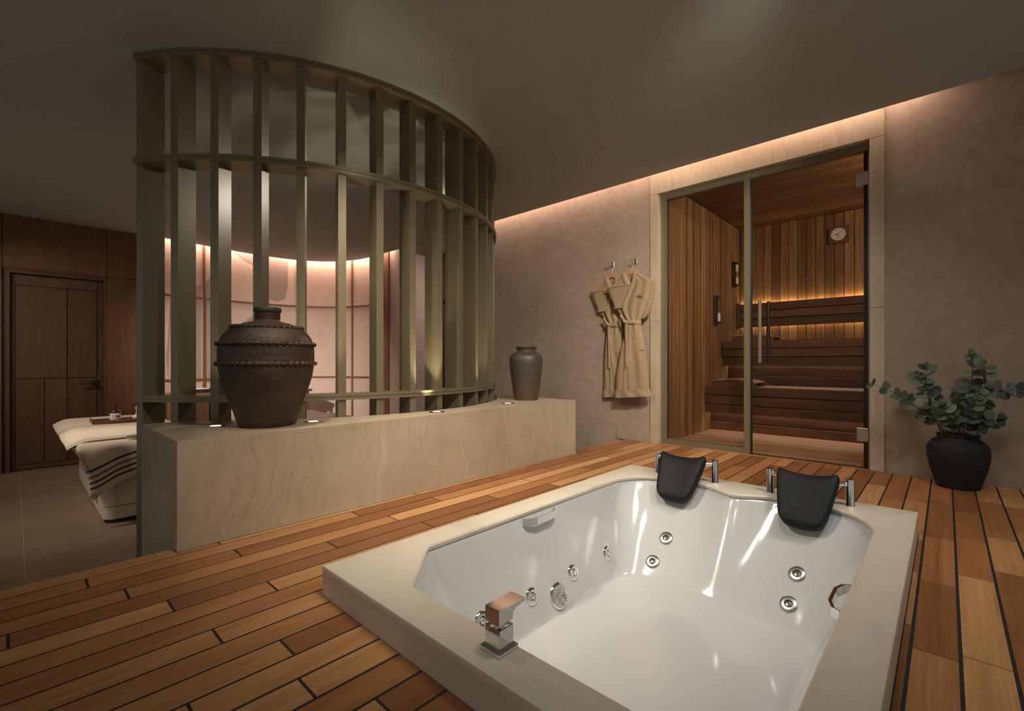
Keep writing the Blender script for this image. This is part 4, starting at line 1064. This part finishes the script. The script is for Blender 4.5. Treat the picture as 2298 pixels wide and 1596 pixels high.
# ================================================================== TREATMENT BEDS
def rrect(x0, x1, y0, y1, r_, n=8):
    out = []
    for cx, cy, a0 in ((x1 - r_, y0 + r_, -90), (x1 - r_, y1 - r_, 0), (x0 + r_, y1 - r_, 90), (x0 + r_, y0 + r_, 180)):
        out += [(cx + r_ * math.cos(rad(a0 + 90 * k / n)), cy + r_ * math.sin(rad(a0 + 90 * k / n))) for k in range(n + 1)]
    return out
def attr_shell(fr, bk, vals):
    g = G().shell(fr, bk); fl = [v for r_ in vals for v in r_]; g.a = fl + fl; return g
def bed(name, dy, label):
    t = thing(name, (-5.7, .72 + dy, FL), label, 'massage bed', 'massage beds')
    x0, x1, y0, y1 = -6.75, -4.70, .47 + dy, .98 + dy
    G().prism(rrect(x0 + .02, x1 - .02, y0 + .02, y1 - .02, .09), FL, FL + .03).make('toe_kick', 'black', t, 30)
    G().prism(rrect(x0, x1, y0, y1, .085), FL + .03, FL + .125).make('plinth', 'bed', t, 30)
    G().prism(rrect(x0 + .006, x1 - .006, y0 + .006, y1 - .006, .085), FL + .125, FL + .130).make('seam', 'black', t, 30)
    G().prism(rrect(x0, x1, y0, y1, .085), FL + .130, -.02).make('cabinet', 'bed', t, 30)
    G().box(x1 - .002, x1 + .004, y0 + .092, y1 - .092, FL + .034, FL + .122, .002).make('end_panel', 'bed', t)
    G().box(x1 - .002, x1 + .004, y0 + .092, y1 - .092, FL + .134, -.255, .002).make('end_panel', 'bed', t)
    G().box(x1 - .002, x1 + .004, y0 + .092, y1 - .092, -.250, -.03, .002).make('end_panel', 'bed', t)
    G().box(x1 - .24, x1 - .20, y0 - .004, y0 + .002, -.31, -.27, .001).make('badge', 'darkwood', t)
    lv = [(.13, -.02), (.10, .0), (.03, .055), (.004, .085), (.0, .102), (.012, .117), (.035, .125)]
    RR = [[(px_, py_, zz) for px_, py_ in rrect(-6.86 + d_, -4.64 - d_ * .5, .31 + dy + d_, 1.07 + dy - d_, .09)] for d_, zz in lv]
    V, F = rings(RR); m_ = len(RR[0]); F += [tuple(range(m_))[::-1], tuple(range(len(V) - m_, len(V)))]
    G().add(V, F).make('mattress', 'mattress', t, 40)
    return t
def drape(name, dy, label):
    """blanket over the bed end: flat on top, rounding over the end and the near side"""
    X1, Y0, ZT = -4.625, .295 + dy, .134
    na, nb = 46, 46; fr, bk, vals = [], [], []
    for i in range(na):
        f, b, vv = [], [], []
        for j in range(nb):
            q = (.86) - j / (nb - 1) * 1.00   # metres inward from the near edge; negative hangs over
            amax = .38 - .30 * min(max(q, 0), .5)
            a = i / (na - 1) * (amax + .70) - .70     # metres past the end edge (x direction)
            dx_ = max(0, a); dyy = max(0, -q)
            fold = .018 * math.sin(q * 21 + 1.2 * a) * min(1, dx_ / .12) + .018 * math.sin(a * 19) * min(1, dyy / .1)
            rx = .05
            def over(d):
                if d < rx * PI / 2: return rx * math.sin(d / rx), rx * (1 - math.cos(d / rx))
                return rx, rx + d - rx * PI / 2
            hx, vx = over(dx_); hy, vy = over(dyy)
            drop = max(vx, vy) + .5 * min(vx, vy)
            x = X1 - .05 + (hx if a > 0 else a) + (fold if dx_ > 0 else 0) + .05 * 0
            y = Y0 + .05 + (-hy if q < 0 else q) - (fold if dyy > 0 else 0) + .55 * vy + .22 * vx * max(0, 1 - max(q, 0) / .2)
            if dx_ > .05 and dyy > .05: x += min(dyy, dx_) * .10; y -= min(dyy, dx_) * .05
            swoop = .055 * math.sin(min(max((.5 - q) / .6, 0), 1) * PI / 2) * min(1, dx_ / .25)
            z = ZT - drop - swoop * .6
            f.append((x + .004, y - .004, z + .004)); b.append((x - .004, y + .004, z - .004))
            hem = amax - a
            vv.append(max(0.001, min(.99, hem)))
        fr.append(f); bk.append(b); vals.append(vv)
    return tag(attr_shell(fr, bk, vals).make(name, 'blanket', None, 60), label, 'blanket', 'blankets on the massage beds')
def towel(name, x0, x1, y0, y1, z, label, seed=0, droop=.05):
    na, nb = 20, 26; fr, bk, vals = [], [], []
    for i in range(na):
        u = i / (na - 1); f, b, vv = [], [], []
        for j in range(nb):
            v = j / (nb - 1); y = y0 + (y1 - y0) * v; x = x0 + (x1 - x0) * u + .012 * math.sin(v * 7 + seed)
            d = droop * max(0, 1 - v / .16) ** 2; w = .0035 * math.sin(u * 9 + seed + v * 4)
            e = min(1, min(u, 1 - u) / .06)
            f.append((x, y, z + .012 * (.4 + .6 * e) + w - d)); b.append((x, y, z - .010 * (.4 + .6 * e) + w - d)); vv.append(min(.99, max(.001, 1 - u)))
        fr.append(f); bk.append(b); vals.append(vv)
    return tag(attr_shell(fr, bk, vals).make(name, 'towel', None, 60), label, 'towel', 'folded towels on the massage beds')
def bolster(name, x, y0, y1, z, r_, label):
    n = 9; pts = [(x, y0 + (y1 - y0) * k / (n - 1), z) for k in range(n)]; rs = [r_ * (.55 if k in (0, n - 1) else .9 if k in (1, n - 2) else 1) for k in range(n)]
    return tag(G().tube(pts, rs, 14).make(name, 'towelwhite', None, 60), label, 'rolled towel', 'rolled towels')
def tray(name, x0, x1, y0, y1, z, label):
    t = thing(name, ((x0 + x1) / 2, (y0 + y1) / 2, z), label, 'tray', 'wooden trays on the beds')
    G().box(x0, x1, y0, y1, z, z + .010, .002).make('base', 'tray', t)
    for a in ((x0, x0 + .010, y0, y1), (x1 - .010, x1, y0, y1)): G().box(*a, z + .010, z + .026, .002).make('side', 'tray', t)
    for a in ((x0, x1, y0 - .002, y0 + .012), (x0, x1, y1 - .012, y1 + .002)): G().box(*a, z + .002, z + .036, .003).make('handle', 'tray', t)
def bottle(name, x, y, z, label, pump=True):
    t = thing(name, (x, y, z), label, 'bottle', 'brown bottles on the trays')
    H = .108 if pump else .060
    G().lathe([(.038, z), (.041, z + .004), (.041, z + H * .78), (.038, z + H * .88), (.022, z + H), (.015, z + H + .004), (.015, z + H + .014)], x, y, 24).make('flask', 'darkglass', t, 50)
    G().lathe([(.0413, z + .010), (.0416, z + .012), (.0416, z + H * .66), (.0413, z + H * .68)], x, y, 24).make('label_band', 'label', t, 50)
    d = Vector((-x, -y, 0)).normalized(); s_ = Vector((-d.y, d.x, 0))
    def tick(a0, a1, z0, z1, nm='print'):
        pts = []
        for k in range(6):
            a = a0 + (a1 - a0) * k / 5; w_ = d * math.cos(a) + s_ * math.sin(a); pts.append(((x + w_.x * .0416, y + w_.y * .0416), (w_.x, w_.y)))
        return G().strip(pts, 0, .0006, z + z0, z + z1)
    g = tick(.15, .75, H * .36, H * .48); 
    for q in range(4): 
        h = tick(-.85, -.2, H * (.18 + q * .11), H * (.20 + q * .11)); g.add(h.v, h.f)
    h = tick(.15, .7, H * .24, H * .26); g.add(h.v, h.f); h = tick(-.06, .0, H * .16, H * .62); g.add(h.v, h.f)
    g.make('print', 'ink', t)
    if pump:
        G().lathe([(.016, z + H + .010), (.016, z + H + .026), (.006, z + H + .028), (.006, z + H + .040), (.010, z + H + .042), (.010, z + H + .050)], x, y, 16).tube([(x, y, z + H + .047), (x + s_.x * .03, y + s_.y * .03, z + H + .047), (x + s_.x * .036, y + s_.y * .036, z + H + .040)], .004, 7).make('pump', 'black', t, 50)
    else:
        G().lathe([(.017, z + H + .006), (.017, z + H + .024), (.014, z + H + .026)], x, y, 16).make('cap', 'black', t, 50)
def compress(name, x, y, z, label):
    t = thing(name, (x, y, z), label, 'herbal compress', 'herbal compresses on the trays')
    G().lathe([(.026, z), (.040, z + .010), (.043, z + .022), (.036, z + .038), (.018, z + .048), (.013, z + .052)], x, y, 24, wob=lambda a, zz: .0018 * math.cos(9 * a)).make('pouch', 'towelwhite', t, 60)
    G().lathe([(.013, z + .050), (.012, z + .085), (.015, z + .100), (.019, z + .112), (.017, z + .122), (.008, z + .127)], x, y, 16).make('stem', 'towelwhite', t, 60)
    G().tube([(x + .0145 * math.cos(2 * PI * k / 16), y + .0145 * math.sin(2 * PI * k / 16), z + .054) for k in range(17)], .003, 6, cap=False).make('string', 'label', t, 50)
bed('massage_bed', 0, 'cream massage bed on the low floor in front of the wooden door')
bed('massage_bed.001', 1.40, 'cream massage bed seen through the middle of the slatted screen')
drape('bed_blanket', 0, 'beige striped blanket draped over the bed by the wooden door')
drape('bed_blanket.001', 1.40, 'beige striped blanket draped over the bed behind the screen')
ZT = .15
towel('folded_towel', -6.64, -5.735, .27, 1.06, ZT, 'far folded striped towel on the bed by the wooden door', 0)
towel('folded_towel.001', -5.70, -4.74, .27, 1.06, ZT, 'near folded striped towel on the bed by the wooden door', 2)
towel('folded_towel.002', -6.64, -5.735, 1.67, 2.46, ZT, 'far folded striped towel on the bed behind the screen', 1)
towel('folded_towel.003', -5.70, -4.80, 1.67, 2.46, ZT, 'near folded striped towel on the bed behind the screen', 3)
bolster('rolled_towel', -4.685, .60, .98, .166, .026, 'cream rolled towel at the end of the bed by the wooden door')
bolster('rolled_towel.001', -4.73, 2.02, 2.40, .166, .026, 'cream rolled towel at the end of the bed behind the screen')
ZR = ZT + .0165
tray('wooden_tray', -6.02, -5.80, .50, 1.00, ZR, 'brown wooden tray with a pump bottle on the bed by the door')
bottle('pump_bottle', -5.90, .675, ZR + .0102, 'amber pump bottle with a white label on the tray by the door')
compress('herbal_compress', -5.90, .845, ZR + .0102, 'cream herbal compress on the tray by the door')
tray('wooden_tray.001', -5.95, -5.74, 2.02, 2.42, ZR, 'brown wooden tray with a capped bottle on the bed behind the screen')
bottle('capped_bottle', -5.84, 2.20, ZR + .0102, 'dark capped bottle with a white label on the tray behind the screen', False)
compress('herbal_compress.001', -5.84, 2.33, ZR + .0102, 'cream herbal compress on the tray behind the screen')

# console along the curved wall
t = thing('wall_console', (-7.55, 2.35, FL), 'dark wooden console table along the curved fabric wall', 'console')
G().box(-7.76, -7.28, 1.30, 3.20, .285, .325, .004).make('top', 'batten', t)
G().box(-7.74, -7.32, 1.34, 2.30, -.30, .235, .003).make('drawer_unit', 'darkwood', t)
G().box(-7.32, -7.305, 1.36, 1.81, -.28, .215, .002).make('drawer_front', 'doorwood', t); G().box(-7.32, -7.305, 1.83, 2.28, -.28, .215, .002).make('drawer_front', 'doorwood', t)
for x in (-7.72, -7.34):
    for y in (1.34, 2.26, 3.12): G().box(x, x + .04, y, y + .04, FL, .285, .002).make('leg', 'batten', t)
t = thing('towel_tray', (-7.5, 1.75, .325), 'dark tray with a folded white cloth on the console', 'tray')
G().box(-7.62, -7.36, 1.58, 1.95, .325, .345, .003).make('base', 'darkwood', t)
for a in ((-7.62, -7.60, 1.58, 1.95), (-7.38, -7.36, 1.58, 1.95), (-7.6, -7.38, 1.58, 1.60), (-7.6, -7.38, 1.93, 1.95)): G().box(*a, .345, .375, .002).make('side', 'darkwood', t)
G().box(-7.56, -7.42, 1.66, 1.84, .345, .385, .008, 2).make('cloth', 'towelwhite', t, 40)
t = thing('wooden_box', (-7.5, 3.0, .325), 'dark lidded wooden box near the right end of the console', 'box')
G().box(-7.60, -7.38, 2.80, 3.06, .325, .375, .003).make('body', 'darkwood', t); G().box(-7.605, -7.375, 2.795, 3.065, .377, .397, .003).make('lid', 'darkwood', t)
